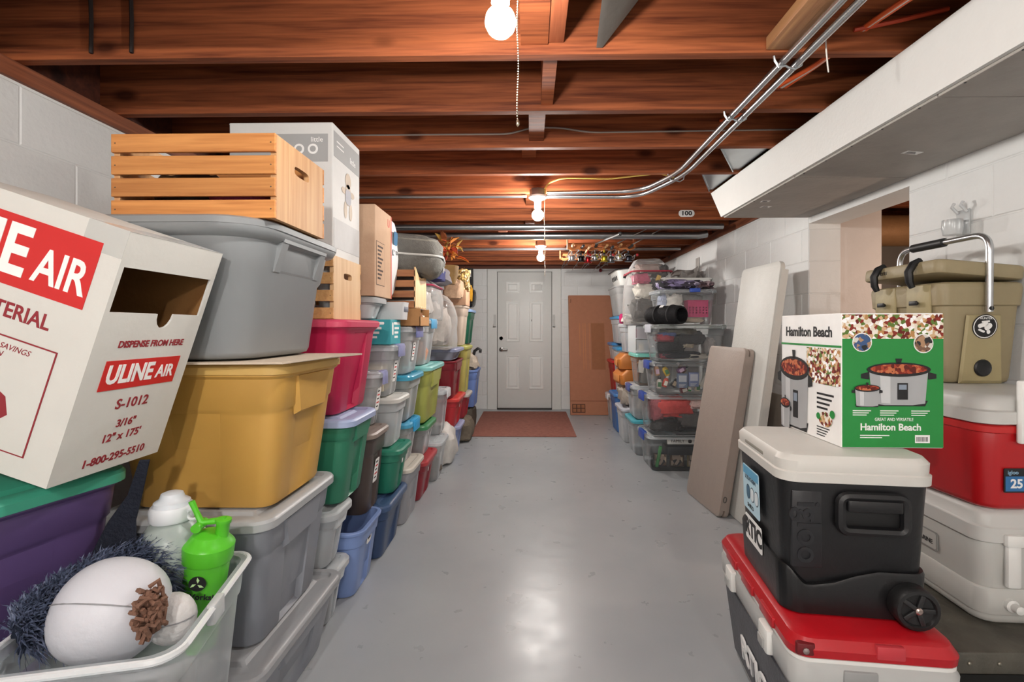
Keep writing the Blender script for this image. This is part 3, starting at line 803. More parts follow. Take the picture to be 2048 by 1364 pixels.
# printed cookie figure
ck = MB(); ck.m = Mr @ Matrix.Translation((.01, bh * .5, .001))
for (cx_, cy_, rx_, ry_) in ((0, .085, .034, .036), (0, .02, .036, .05), (-.032, -.055, .018, .04), (.032, -.055, .018, .04), (-.05, .03, .028, .015), (.05, .03, .028, .015)):
    ck.loft([[(cx_ + rx_ * math.cos(a), cy_ + ry_ * math.sin(a), 0) for a in [2 * math.pi * k / 14 for k in range(14)]], [(cx_ + rx_ * math.cos(a), cy_ + ry_ * math.sin(a), .0005) for a in [2 * math.pi * k / 14 for k in range(14)]]])
obj('printed_cookie', ck, plain('#c9b9a6', .6), wb_, smooth=False)
plate('printed_coat', plain('#a9aab2', .6), wb_, Mr @ Matrix.Translation((.01, bh * .5 + .01, .0018)), -.033, .033, -.035, .035, .0004, .02)
for (x0, x1, a) in ((-bx, -.02, 34), (.0, bx, 12)):
    f_ = obj('flap', MB().box(0, x1 - x0, -.12, 0, 0, .003), WB, wb_, smooth=False, loc=(x0, -by, bh - .004), rot=(R(160 + a), 0, 0))
    f_.scale = (.6, .3, 1)

# ---- third column: blue, dark brown, clear tubs
tote('periwinkle blue tote on the floor under the brown tote', -.735, 2.105, 2.445, 0, .305, plastic('#7b93c6', .4), None, .55, bot=.86, sticker='clip', handle=False, notch=.014)
tote('dark brown tote with a beige brown lid and red label', -.745, 2.285, 2.58, .30, .705, plastic('#4b403c', .4), plastic('#8d8078', .4), .5, bot=.86, sticker='label', handle=False, style='dome')
tote('small clear tub with lilac latches and a paper label above the brown tote', -.76, 2.432, 2.59, .708, .985, FROST, FROST, .5, latch='#8d92bb', sticker='label', notch=.004)
# ---- fourth column
tote('dark navy tote on the floor with a long white sticker', -.725, 2.462, 2.885, 0, .295, plastic('#32486d', .4), plastic('#3d5478', .4), .55, handle=False, bot=.86)
tote('small dark green tote with a white hook-shaped clip', -.70, 2.6, 2.89, .298, .55, plastic('#23735c', .4), plastic('#2a7d65', .4), .5, sticker='logo', handle=False, style='dome')
tote('frosted clear tub with a rounded grey lid on the small green tote', -.715, 2.6, 2.9, .552, .828, FROST2, plastic('#c9c9c4', .5), .5, handle=False, style='dome')
tote('clear tote full of papers with a lilac latch under the teal box', -.735, 2.6, 2.88, .83, 1.115, FROST, FROST, .5, latch='#8d92bb', sticker='label', notch=.004)
carton('stack of cream papers inside the clear tote under the teal box', 'papers', (-.9, 2.73, .86), (.10, .10, .07), plain('#d9cfb8', .8, 0, .2, .2), name='paper_stack')
tb = thing('teal_box', 'small teal retail box with white print on the clear tote', 'box', (-.86, 2.7, 1.118))
obj('carton', MB().rbox(-.11, .11, -.1, .1, 0, .135, .003), plain('#2f9aa4', .6), tb, smooth=False)
for Mx in (frame_m((.1105, 0, .07), (0, 1, 0), (0, 0, 1)), frame_m((0, -.1005, .07), (1, 0, 0), (0, 0, 1))):
    plate('print_band', PRINT_WHITE, tb, Mx, -.04, .075, .038, .052, .0006, .006)
    plate('printed_figure', PRINT_WHITE, tb, Mx, -.075, -.05, -.02, .05, .0006, .01)
    for i in range(3): plate('print_line', PRINT_WHITE, tb, Mx, -.03, .06 - i * .012, .012 - i * .024, .024 - i * .024)
tote('small grey tub with a grey lid behind the birch crate', -.80, 2.48, 2.72, 1.256, 1.372, plastic('#b9bcbe', .5), plastic('#9fa2a4', .5), .4, handle=False)
obj_ = thing('plastic_scoop', 'pale grey plastic scoop with dark opening above the teal box', 'scoop', (-.80, 2.79, 1.255))
mb = MB(); mb.loft([rr(0, 0, .08, .06, .02, 0, 3), rr(0, 0, .085, .065, .02, .07, 3), rr(0.02, 0, .07, .06, .02, .10, 3)])
obj('body', mb, plastic('#c3c6c8', .5), obj_)
obj('opening', MB().rbox(.055, .088, -.045, .045, .045, .075, .004), plastic('#5f6470', .5), obj_)  # solid block, its darker colour stands in for shade inside the opening
cb = thing('cardboard_box', 'tall tan cardboard moving box with red edge print behind the white carton', 'box', (-1.0, 2.64, 1.374))
obj('carton', MB().rbox(-.2, .2, -.15, .15, 0, .475, .003), card('#c7a78c'), cb, smooth=False)
Mx = frame_m((.2005, 0, 0), (0, 1, 0), (0, 0, 1))
fr = plate('printed_frame', plain('#4a3a34', .7), cb, Mx, -.13, .01, .06, .29)
plate('printed_field', card('#c7a78c'), cb, Mx @ Matrix.Translation((0, 0, .0008)), -.127, .007, .063, .287, .0005)
for i in range(9): plate('print_line', plain('#4a3a34', .7), cb, Mx @ Matrix.Translation((0, 0, .0014)), -.11, -.02 - .02 * (i % 3), .26 - i * .021, .27 - i * .021, .0004)
plate('red_edge', plain('#c9604e', .6), cb, Mx, .135, .148, .0, .47)
text('lettering', 'U', .06, plain('#c9604e', .6), cb, Mx @ Matrix.Translation((.07, .42, 0)), bold=.002)
wbag = content('white plastic shopping bag with blue print behind the cardboard box', 'bag', (-.90, 2.92, 1.63), (.09, .10, .26), plain('#dfe1e2', .45, 0, .05, .2), 'shopping_bag', 91, .14, .7, .95)
Mx = frame_m((.088, -.02, .28), (0, 1, 0), (.05, 0, 1))
plate('print_patch', plain('#3f6f94', .6), wbag, Mx, -.04, .04, .04, .12, .002, .02)
text('lettering', 'UUH', .05, PRINT_BLACK, wbag, Mx @ Matrix.Translation((-.05, -.01, .001)), ext=.002)

# ---- fifth column
tote('grey tote with a beige lid on the floor next to the dark red tote', -.715, 2.9, 3.29, 0, .36, plastic('#9b9da3', .45), plastic('#c9c3b8', .45), .55, handle=False, style='dome')
tote('clear tub with a bright blue latch lid above the beige-lidded tote', -.735, 2.93, 3.27, .362, .625, CLEAR, clear('#4fa8d0', .8, .3), .5, latch='#2f9fd6', notch=.004)
tote('clear tote with a teal blue lid below the labelled clear tote', -.72, 2.91, 3.30, .627, .92, FROST, clear('#3f9dbd', .85, .3), .52, handle=False, notch=.006)
tote('tall clear tote with a lilac latch and paper label beneath a cardboard box', -.715, 2.90, 3.3, .922, 1.215, CLEAR, FROST, .52, latch='#777cae', sticker='label', notch=.004)
content('crumpled silver wrap inside the clear tub with the bright blue latch', 'wrapping', (-.93, 3.1, .46), (.13, .11, .085), plain('#c9c4b6', .4, .3, .3, .4), 'wrapping')
content('pink folded towel inside the tall clear tote with the lilac latch', 'towel', (-1.0, 3.0, 1.03), (.1, .06, .09), fabric('#b87aa8'), 'folded_towel')
carton('pair of flat white boards inside the tall clear tote with the lilac latch', 'board', (-.87, 3.08, .94), (.05, .015, .12), plain('#d5d2c6', .7), name='white_board', rot=(0, R(-12), .4))
content('grey cloth bundle inside the clear tote with the teal blue lid', 'cloth', (-.97, 3.1, .74), (.15, .12, .095), fabric('#a7a7a2'), 'cloth_bundle')
cx3 = thing('open_carton', 'small open cardboard box of odds and ends under the wooden shelf crate', 'box', (-.80, 3.08, 1.217))
obj('carton', MB().box(-.13, .13, -.13, .13, 0, .004).box(-.13, -.126, -.13, .13, 0, .11).box(.126, .13, -.13, .13, 0, .06).box(-.13, .13, -.13, -.126, 0, .11).box(-.13, .13, .126, .13, 0, .11), card('#b98a5c'), cx3, smooth=False)
mb = MB(); lumpy(mb, (.02, 0, .055), (.1, .1, .045), 5, .4, 4)
obj('filling', mb, speckle('odds_and_ends', ['#c9b79a', '#8a5a3a', '#e6e0d2', '#5a4a40'], 40), cx3)
# wooden shelf crate with bite-edged panel
sc = thing('wooden_crate', 'orange brown shelf crate with a curved pale side panel under the grey bag', 'crate', (-.83, 3.1, 1.33))
for i in range(4):
    z = i * .064
    obj('slat', MB().rbox(-.17, .13, -.15, -.138, z, z + .042, .002), wood('#8a4e2a', '#b87a44', 'x', .55, 1.2, False), sc, smooth=False)
    obj('shelf', MB().box(-.17, .12, -.137, .15, z + .002, z + .01), wood('#5a2e1a', '#7d4526', 'x', .6, 1.0, False), sc, smooth=False)
poly = [(-.15, 0), (.15, 0), (.15, .235), (.11, .215), (.06, .20), (0, .195), (-.06, .20), (-.11, .225), (-.15, .25)]
mb = MB(); mb.m = frame_m((.122, 0, 0), (0, 1, 0), (0, 0, 1)); mb.prism(poly, 0, .01)
obj('side_panel', mb, BIRCH_E, sc, smooth=False)
obj('back_panel', MB().box(-.17, -.162, -.137, .15, 0, .24), BIRCH_E, sc, smooth=False)
for i in range(6): obj('dowel', MB().tube([(.128, -.12 + i * .048, .008), (.138, -.12 + i * .048, .008)], .006, 8), plain('#e8d6b4', .6), sc)
# grey duffel bag
bg = thing('duffel_bag', 'bulky grey duffel bag with white piping on top of the stacks', 'bag', (-.835, 3.2, 1.55), rot=(0, R(3), R(8)))
L = []
for (z, f) in ((0, .72), (.015, .9), (.05, 1.0), (.11, 1.02), (.118, .98), (.126, 1.02), (.19, .98), (.235, .85), (.255, .6)):
    L.append([(p[0] + .008 * math.sin(p[1] * 40 + z * 30), p[1], z + .02 * noise.noise(Vector((p[0] * 9, p[1] * 9, z * 9)))) for p in rr(0, 0, .25 * f, .2 * f, .09 * f, z, 6)])
obj('body', MB().loft(L), fabric('#6f6e69'), bg, angle=60)
obj('upper_panel', MB().loft([rr(0.005, 0, .245, .195, .08, .15, 6), rr(0, 0, .225, .18, .08, .222, 6), rr(0, 0, .14, .11, .06, .262, 6)]), plain('#8b8a80', .4, 0, .25, .5, 12), bg)
obj('piping', MB().tube([Vector(p) for p in rr(0, 0, .257, .206, .09, .121, 8)], .007, 6, closed=True), plain('#c9c9c4', .5), bg)
plate('logo_patch', plain('#c9c9c6', .5), bg, frame_m((.256, 0.03, .06), (0, 1, 0), (0, 0, 1)), -.03, .03, -.02, .02, .002, .018)
# ---- sixth column
tote('dark red tote on the floor with flared rim', -.71, 3.3, 3.73, 0, .29, plastic('#8c1f2e', .35), plastic('#b03a40', .4), .55, handle=False, bot=.84, sticker='logo')
tote('clear tote with a green lid between the dark red and lime totes', -.715, 3.33, 3.72, .292, .53, FROST, clear('#3f8a5c', .9, .35), .52, handle=False, sticker='logo', notch=.005)
content('tangle of dark metal parts inside the clear tote with the green lid', 'metal parts', (-.93, 3.48, .39), (.15, .11, .08), plain('#5c5651', .35, .5, .4, .6), 'metal_parts')
tote('lime green tote with a teal lid', -.69, 3.34, 3.92, .532, .94, plastic('#a3a754', .42), plastic('#7fc0bd', .4), .58, bot=.86, step=.68, notch=.006)
tote('tall clear tote with a pale blue latch above the lime tote', -.715, 3.36, 3.78, .942, 1.27, FROST, FROST, .5, latch='#5aa9d6', notch=.004)
content('peach cloth inside the tall clear tote above the lime tote', 'cloth', (-.88, 3.52, 1.04), (.12, .1, .09), fabric('#d9a58c'), 'peach_cloth')
def zip_bag(label, x0, x1, y0, y1, z0, z1, piping, seed):
    t = thing('vinyl_bag', label, 'bag', ((x0 + x1) / 2, (y0 + y1) / 2, z0))
    sx, sy, h = (x1 - x0) / 2, (y1 - y0) / 2, z1 - z0
    L = []
    for i in range(9):
        f = i / 8; k = (1.0, 1.02, 1.03, 1.02, 1.0, .98, .94, .84, .6)[i]
        L.append([(p[0] + .02 * noise.noise(Vector((p[0] * 6 + seed, p[1] * 6, f * 3))), p[1] + .02 * noise.noise(Vector((p[1] * 6, seed, f * 4))), p[2] + .012 * noise.noise(Vector((p[0] * 8, p[1] * 8, seed)))) for p in rr(0, 0, sx * k, sy * k, min(sx, sy) * .4, h * f, 5)])
    obj('body', MB().loft(L), clear('#e2e0de', .13, .2), t, angle=70)
    if piping:
        obj('piping', MB().tube([Vector(p) for p in rr(0, 0, sx * .99, sy * .99, min(sx, sy) * .4, h * .8, 5)], .008, 6, closed=True), plain(piping, .5), t)
    return t
zip_bag('clear vinyl storage bag with dark red piping beside the shelf crate', -1.1, -.70, 3.45, 3.95, 1.272, 1.58, '#9c2a48', 3)
content('white bedding inside the vinyl bag with dark red piping', 'bedding', (-.92, 3.7, 1.41), (.16, .2, .125), fabric('#d9d2cc'), 'bedding')
content('lilac grey quilt slumped on the vinyl bag', 'quilt', (-.84, 4.02, 1.64), (.16, .26, .085), fabric('#8f8a90'), 'quilt')
content('blue and purple cap on the vinyl bag beneath the grey bag', 'cap', (-.70, 3.62, 1.60), (.06, .1, .05), fabric('#4a4c78'), 'cap')
# autumn flower bunch
fl = thing('autumn_flowers', 'orange and rust artificial autumn flowers on the stacks', 'flowers', (-.80, 4.35, 1.60))
obj('basket', MB().lathe([(.05, 0), (.07, .06), (.075, .12), (.065, .12), (.05, .01)], 14), plain('#8a6a3c', .8, 0, .2, .4), fl)
LC = ['#d8612a', '#e08a34', '#b8432a', '#8a4a24', '#caa04a']
lm = {}
for c in LC:
    mb = MB(); mb.loft([[(0, 0, 0), (.001, 0, .002)], [(.015, .025, .012), (.016, .025, .015)], [(.016, .05, .008), (.017, .05, .011)], [(0, .085, -.01), (.001, .085, -.008)], [(-.016, .05, .008), (-.015, .05, .011)], [(-.015, .025, .012), (-.014, .025, .015)], [(0, 0, 0), (.001, 0, .002)]], False, False)
    mb.add([(0, 0, 0), (.015, .025, .012), (.016, .05, .008), (0, .085, -.01), (-.016, .05, .008), (-.015, .025, .012)], [(0, 1, 2, 3, 4, 5)])
    lm[c] = mesh_of('petal', mb, plain(c, .7, 0, .15), False)
rnd = random.Random(3)
for i in range(46):
    c = LC[i % 5]
    a = rnd.uniform(0, 6.28); b = rnd.uniform(.1, 1.3); rad = rnd.uniform(.05, .12)
    p = Vector((math.cos(a) * math.sin(b) * rad, math.sin(a) * math.sin(b) * rad, .13 + math.cos(b) * rad * 1.3))
    o = obj('petal', lm[c], None, fl, loc=p, rot=(rnd.uniform(-.6, 1.0), rnd.uniform(-.6, .6), a - 1.57))
    o.scale = [rnd.uniform(.8, 1.3)] * 3
fl.location = (-.74, 4.35, 1.60); fl.scale = (1.35, 1.35, 1.35)
# ---- farther columns along the left wall
tote('clear tote of shoes on the floor just past the dark red tote', -.685, 3.745, 4.1, 0, .32, CLEAR, FROST, .5, handle=False, notch=.004)
content('dark shoe pile inside the clear floor tote past the dark red tote', 'shoes', (-.86, 3.9, .09), (.13, .11, .07), plain('#6a6258', .6, 0, .4, .4), 'shoes')
tote('narrow clear tote with white latch stacked past the lime tote', -.70, 3.95, 4.3, .322, .69, FROST, FROST, .5, latch='#d9dadd', notch=.004)
content('knotted white trash bag on the floor by the far left stacks', 'bag', (-.80, 4.32, .17), (.14, .17, .18), plain('#d6d2cc', .5, 0, .08, .3), 'trash_bag', 12, .22, .8, .92)
tote('periwinkle blue tub on the floor behind the knotted white bag', -.67, 4.6, 5.0, 0, .27, plastic('#8091bf', .4), plastic('#a6acd0', .4), .5, handle=False)
tote('bright red tote with thick rim under the maroon tote', -.655, 4.42, 4.95, .275, .56, plastic('#b3262e', .35), plastic('#d3423f', .35), .54, handle=False, sticker='logo')
tote('deep maroon tote standing on the bright red tote', -.67, 4.35, 4.93, .562, .905, plastic('#7d1824', .35), None, .54, handle=True, bot=.9)
tote('grey blue lidded tray on the maroon tote', -.665, 4.36, 4.9, .907, 1.02, plastic('#9a9fb0', .45), plastic('#8b90ac', .45), .5, handle=False)
zip_bag('clear vinyl blanket bag above the grey blue tray', -1.08, -.70, 4.12, 4.7, 1.022, 1.5, None, 8)
content('cream blanket inside the vinyl blanket bag', 'blanket', (-.88, 4.4, 1.22), (.14, .22, .19), fabric('#cfc4bc'), 'blanket')
content('tan folded towels stacked above the vinyl blanket bag', 'towels', (-.75, 4.75, 1.58), (.09, .13, .10), fabric('#c9a88c'), 'folded_towels')
tote('crimson tub with a beige lid behind the bright red tote', -.64, 5.0, 5.4, .26, .52, plastic('#9c2430', .35), plastic('#b9b3ad', .5), .5, handle=False)
content('khaki canvas bag on the floor near the doormat', 'bag', (-.74, 5.22, .125), (.13, .19, .13), fabric('#7a7062'), 'canvas_bag', 14, .15, .6, .92)
content('dark olive duffel on the floor behind the blue tub', 'bag', (-.80, 5.75, .14), (.15, .24, .15), fabric('#544d44'), 'olive_duffel', 15, .18, .6, .92)
tote('olive yellow tub standing open beside the maroon tote', -.64, 4.98, 5.42, .522, 1.02, plastic('#b3a95c', .45), plastic('#a9a85a', .45), .5, handle=False, bot=.88)
tote('blue tote near the door on the olive duffel', -.60, 5.55, 6.0, .285, .72, plastic('#6a84c0', .4), None, .5, handle=False, bot=.86)
content('beige cushions heaped in the blue tote near the door', 'cushion', (-.80, 5.78, .80), (.17, .18, .10), fabric('#cdbfae'), 'cushion', amp=.3)
hk = tag(obj('black_hook', MB().tube([(-.68, 5.78, .86), (-.66, 5.78, .93), (-.62, 5.78, .96), (-.59, 5.78, .94), (-.595, 5.78, .91)], .018, 8), BLACK), 'curved black handle sticking out above the beige cushions', 'handle')
tote('tall dark green tote near the door', -.66, 5.45, 5.95, 1.022, 1.42, plastic('#1f5a44', .4), plastic('#8aa6d0', .4), .5, handle=False)
carton('stacked brown cartons supporting the dark green tote', 'box', (-.93, 5.68, .905), (.2, .2, .058), card('#b09a84'), name='carton')
content('glossy black bag with a yellow ribbon near the door', 'bag', (-.80, 5.9, 1.58), (.14, .2, .15), plain('#151515', .25, 0, .1, .3), 'black_bag', 21, .2, .8, .9)
content('yellow ribbon loop on the glossy black bag', 'ribbon', (-.70, 5.70, 1.60), (.025, .02, .09), fabric('#c9942e'), 'yellow_ribbon', 22, .4)
content('tangled gold garland heaped over the towels', 'garland', (-.72, 5.1, 1.70), (.08, .16, .12), speckle('garland', ['#c9a25a', '#8a6a34', '#e6d2a4', '#5a4424'], 60), 'garland', 23, .5)
carton('open tan carton below the gold garland', 'box', (-.78, 5.15, 1.44), (.12, .16, .08), card('#c9a184'), name='carton')
tote('beige bin under the open tan carton', -.665, 4.98, 5.40, 1.022, 1.438, plastic('#bfae9e', .6), None, .5, handle=False)
# dark framed board on the back wall
fb = thing('wall_board', 'dark framed board with white bars hung at the corner of the back wall', 'wall board', (-1.03, 7.17, 1.55))
obj('backing', MB().rbox(-.19, .19, 0, .02, 0, .54, .003), plain('#3a3836', .6), fb, smooth=False)
Mx = frame_m((0, -.0005, 0), (1, 0, 0), (0, 0, 1))
for i in range(4): plate('white_bar', PRINT_WHITE, fb, Mx @ Matrix.Translation((.03 + i * .04, .46, 0)), -.008, .008, -.05, .05, .002)
plate('print_panel', plain('#7d7674', .6), fb, Mx, .02, .17, .02, .15, .002)
plate('print_panel', plain('#222', .6) if False else plain('#232323', .6), fb, Mx, .02, .17, .17, .38, .002)

# ---- near left corner: purple tote with teal lid and printed carton
tote('grey tote under the purple tote in the front left corner', 0, 0, .42, 0, .43, GREY_P, GREY_LID, .56, loc=(-1.36, 1.05), rotz=R(-10), group='grey totes of the front left corner')
pt = tote('purple tote with a teal green lid under the printed white carton', 0, 0, .46, .432, .858, plastic('#54426f', .42), plastic('#3f9a80', .4), .60, loc=(-1.36, 1.07), rotz=R(-12), handle=False, bot=.86, notch=.006)
ub = thing('shipping_carton', 'large white carton with red panels and a torn dispensing slot', 'box', (-1.0, .985, .876), rot=(0, R(18.5), 0))
bw, bd, bh = .50, .30, .56      # local: x to the left (-), y away, z up; origin at the near bottom corner facing the aisle
CWHITE = plain('#d2d1cb', .7, 0, .04, .12, 9.0, .25)
KRAFT = card('#8a6238')
t_ = .005; s0, s1 = .385, .485  # slot heights on the aisle face
sy0, sy1 = .012, .285
mb = MB()
mb.box(-bw, 0, 0, t_, 0, bh)                      # front
mb.box(-bw, 0, bd - t_, bd, 0, bh)                # back
mb.box(-bw, -bw + t_, t_, bd - t_, 0, bh)
mb.box(-bw + t_, -t_, t_, bd - t_, 0, t_)
mb.box(-bw + t_, -t_, t_, bd - t_, bh - t_, bh)   # top
mb.box(-t_, 0, t_, bd - t_, s1, bh)               # aisle face above slot
mb.box(-t_, 0, t_, sy0, 0, s1).box(-t_, 0, sy1, bd - t_, 0, s1)
prof = [(sy0, 0), (sy1, 0), (sy1, s0)]            # aisle face below slot with thumb notch
prof = [(sy0, 0.0), (sy1, 0.0), (sy1, s0)] + [(.17 + .026 * math.cos(a), s0 - .035 * math.sin(a)) for a in [R(180 * k / 8) for k in range(9)]] + [(sy0, s0)]
sub = MB(); sub.m = frame_m((-t_, 0, 0), (0, 1, 0), (0, 0, 1)); sub.prism(prof, 0, t_)
mb.v += []; mb.add(sub.v, sub.f)
obj('carton', mb, CWHITE, ub, smooth=False)
mb = MB().box(-bw + .006, -.006, .0055, .0065, .006, bh - .006).box(-bw + .006, -.006, bd - .0065, bd - .0055, .006, bh - .006).box(-.30, -.295, .007, bd - .007, .006, bh - .006).box(-bw + .006, -.006, .007, bd - .007, bh - .0065, bh - .0055)
obj('kraft_lining', mb, KRAFT, ub, smooth=False)
tp = MB(); tp.box(-.09, .0006, -.0006, bd, bh, bh + .0006).box(-.09, .0, -.0008, -.0002, bh - .06, bh + .0006)
obj('packing_tape', tp, clear('#dcdcd8', .45, .15), ub, smooth=False)
MF = frame_m((0, -.0004, 0), (1, 0, 0), (0, 0, 1)); MS = frame_m((.0004, 0, 0), (0, 1, 0), (0, 0, 1))
rp = plate('red_panel', PRINT_RED, ub, MF, -.49, -.045, .375, .52)
text('lettering', 'ULINE', .145, PRINT_WHITE, rp, MF @ Matrix.Translation((-.187, .445, .001)), align='RIGHT', bold=.004, sx=.82)
text('lettering', 'AIR', .10, PRINT_WHITE, rp, MF @ Matrix.Translation((-.168, .432, .001)), bold=.002, sx=.75)
text('lettering', 'CUSHIONING MATERIAL', .045, PRINT_MAROON, ub, MF @ Matrix.Translation((-.10, .325, .0)), align='RIGHT', bold=.0008, sx=.9)
fr = plate('printed_frame', PRINT_MAROON, ub, MF, -.44, -.065, .045, .275)
plate('printed_field', CWHITE, fr, MF @ Matrix.Translation((0, 0, .0009)), -.437, -.068, .048, .272, .0004)
text('lettering', 'INVENT TO SAVINGS\nPROTECTION', .017, PRINT_MAROON, fr, MF @ Matrix.Translation((-.28, .245, .0013)), shear=.3)
tri = MB(); tri.m = MF @ Matrix.Translation((0, 0, .0013)); tri.prism([(-.42, .235), (-.30, .23), (-.14, .155), (-.125, .12), (-.15, .095), (-.33, .09), (-.42, .10)], 0, .0004)
obj('printed_roll', tri, PRINT_MAROON, fr, smooth=False)
tri = MB(); tri.m = MF @ Matrix.Translation((0, 0, .0017)); tri.prism([(-.42, .231), (-.30, .226), (-.16, .16), (-.19, .145), (-.33, .13), (-.42, .14)], 0, .0004)
obj('printed_roll', tri, CWHITE, fr, smooth=False)
for i in range(18):
    mbx = MB(); mbx.m = MF @ Matrix.Translation((-.33 + .026 * (i % 6) + .01 * (i // 6), .205 - .02 * (i // 6) - .006 * (i % 6), .0021)); mbx.lathe([(.006, 0), (.006, .0004)], 10)
    o = obj('printed_bubble', mbx, PRINT_MAROON, fr, smooth=False)
text('lettering', 'DISPENSE FROM HERE', .022, PRINT_MAROON, ub, MS @ Matrix.Translation((.16, .312, 0)), align='CENTER', bold=.0006, sx=.92)
rp2 = plate('red_panel', PRINT_RED, ub, MS, .045, .265, .205, .275)
text('lettering', 'ULINE', .06, PRINT_WHITE, rp2, MS @ Matrix.Translation((.055, .24, .001)), bold=.002, sx=.8)
text('lettering', 'AIR', .045, PRINT_WHITE, rp2, MS @ Matrix.Translation((.198, .237, .001)), bold=.001, sx=.8)
for s_, z_, sz in (('S-1012', .165, .034), ('3/16"', .115, .026), ("12\" x 175'", .082, .027), ('1-800-295-5510', .03, .027)):
    text('lettering', s_, sz, PRINT_MAROON, ub, MS @ Matrix.Translation((.155, z_, 0)), align='CENTER', bold=.0006)
tag(obj('carton_prop', MB().rbox(-1.62, -1.40, 1.02, 1.28, .862, .972, .004), card('#a88a6a')), 'brown folded carton wedged under the tilted white carton', 'box')

# ---- open clear tub in the front left corner
tote('grey tote hidden beneath the open clear tub', 0, 0, .36, 0, .263, GREY_P, GREY_LID, .36, loc=(-.875, 1.06), rotz=R(12), group='grey totes of the front left corner')
ct = tote('open clear tub of loose things in the front left corner', 0, 0, .455, .265, .585, clear('#dfe6ea', .3, .2), None, .36, loc=(-.895, 1.085), rotz=R(13), handle=False, bot=.86, notch=.004)
obj('rim_bead', MB().tube([Vector(p) for p in rr(0, 0, .178, .2255, .05, .316, 6)], .007, 6, closed=True), clear('#eef2f4', .6, .25), ct)
obj('rim_clip', MB().rbox(.165, .185, -.06, .0, .28, .325, .004), clear('#eef2f4', .5, .2), ct)
M_ = frame_m((-.02, -.2, .29), (1, 0, 0), (0, .1, 1))
plate('blue_panel', plain('#8fc0cc', .5), ct, M_, -.12, .10, -.24, -.02, .0008)
text('lettering', 'CRAFT', .05, PRINT_WHITE, ct, M_ @ Matrix.Translation((-.03, -.035, .001)), align='CENTER', sx=1.3)
# white egg-shaped ornament
eg = thing('white_ornament', 'large white egg-shaped ornament with a seam lying in the clear tub', 'ornament', (-.90, 1.03, .47))
mb = MB(); mb.sphere((0, 0, .13), .108, 28, 18, (1, .95, 1))
mb.v = [Vector((v.x, v.y, v.z)) + (v - Vector((0, 0, .13))).normalized() * .004 * noise.noise(v * 9) for v in mb.v]
obj('shell', mb, plain('#cfd1d8', .5, 0, .04, .2, 10), eg, angle=80)
obj('seam', MB().tube([(  .1085 * math.cos(a), -.1035 * math.sin(a) * math.cos(R(35)), .13 + .109 * math.sin(a) * math.sin(R(35))) for a in [R(10 + 16 * k) for k in range(11)]], .0016, 5), plain('#8e8f92', .7), eg)
mb = MB()
for i in range(110):
    a = rnd.uniform(0, 6.28); r_ = rnd.uniform(.005, .05); x = .095 + rnd.uniform(0, .03)
    p = Vector((x, -.045 + r_ * .6 * math.cos(a), .155 + r_ * math.sin(a)))
    mb.tube([p, p + Vector((.014, rnd.uniform(-.012, .012), rnd.uniform(-.012, .012))), p + Vector((.012, rnd.uniform(-.02, .02), rnd.uniform(-.02, .02)))], .005, 5)
o = obj('brown_curls', mb, plain('#7d5a48', .8, 0, .3, .5), eg); o['kind'] = 'stuff'
e2 = thing('white_ornament', 'smaller white rounded ornament beside the brown curls in the tub', 'ornament', (-.80, 1.07, .475))
mb = MB(); mb.sphere((0, 0, .085), .05, 20, 12, (1, .9, 1.1)); obj('shell', mb, plain('#d4d3d2', .6, 0, .05, .4, 14), e2, angle=80)
obj('seam', MB().tube([(.05 * math.cos(a), -.0453 * math.sin(a), .085 + .008) for a in [R(15 * k) for k in range(13)]], .0015, 5), plain('#8e8f92', .7), e2)
# navy shaggy garment
gx, gy, gz = -.965, 1.11, .40
fz = thing('shaggy_garment', 'navy blue shaggy fringed garment with a strap in the clear tub', 'garment', (gx, gy, gz))
GM = Matrix.Translation((0, 0, .19)) @ Matrix.Rotation(R(62), 4, 'Z') @ Matrix.Rotation(R(-4), 4, 'Y')
mb = MB(); mb.m = GM; lumpy(mb, (0, 0, 0), (.165, .06, .085), 31, .25, 2)
obj('lining', mb, fabric('#1d2433'), fz)
mb = MB()
for i in range(5200):
    u = rnd.uniform(-1, 1); a = rnd.uniform(-.6, 3.4); k = math.sqrt(max(0, 1 - u * u * .8))
    base = GM @ Vector((u * .165, -math.cos(a) * .06 * k, math.sin(a) * .085 * k))
    d = GM.to_3x3() @ Vector((rnd.uniform(-.5, .9), -math.cos(a) * .8 + rnd.uniform(-.3, .3), math.sin(a) * .9 + rnd.uniform(-.3, .5))).normalized()
    ln = rnd.uniform(.025, .05); sd = Vector((rnd.uniform(-1, 1), rnd.uniform(-1, 1), rnd.uniform(-1, 1))).normalized() * .0016
    tip = base + d * ln + Vector((.008, 0, -.01)); mid = base + d * ln * .55
    mb.add([base - sd, base + sd, mid + sd, mid - sd, tip], [(0, 1, 2, 3), (3, 2, 4)])
o = obj('fringe', mb, plain('#5f6a84', .4, .2, .4, 0, 60), fz, smooth=False); o['kind'] = 'stuff'
obj('strap', MB().loft([[(p[0] - w - gx, p[1] - gy, p[2] - gz), (p[0] + w - gx, p[1] + .004 - gy, p[2] - gz), (p[0] + w - gx, p[1] + .008 - gy, p[2] + .004 - gz), (p[0] - w - gx, p[1] + .004 - gy, p[2] + .004 - gz)] for p, w in (((-.985, 1.12, .60), .05), ((-.985, 1.13, .68), .05), ((-.985, 1.15, .74), .032), ((-.965, 1.165, .80), .016), ((-.95, 1.175, .88), .011))]), fabric('#1c202b'), fz)
content('pale grey blanket folded in the bottom of the open clear tub', 'blanket', (-.90, 1.09, .335), (.125, .155, .06), fabric('#b9b6ba'), 'blanket', 96, .12, .5, .9)
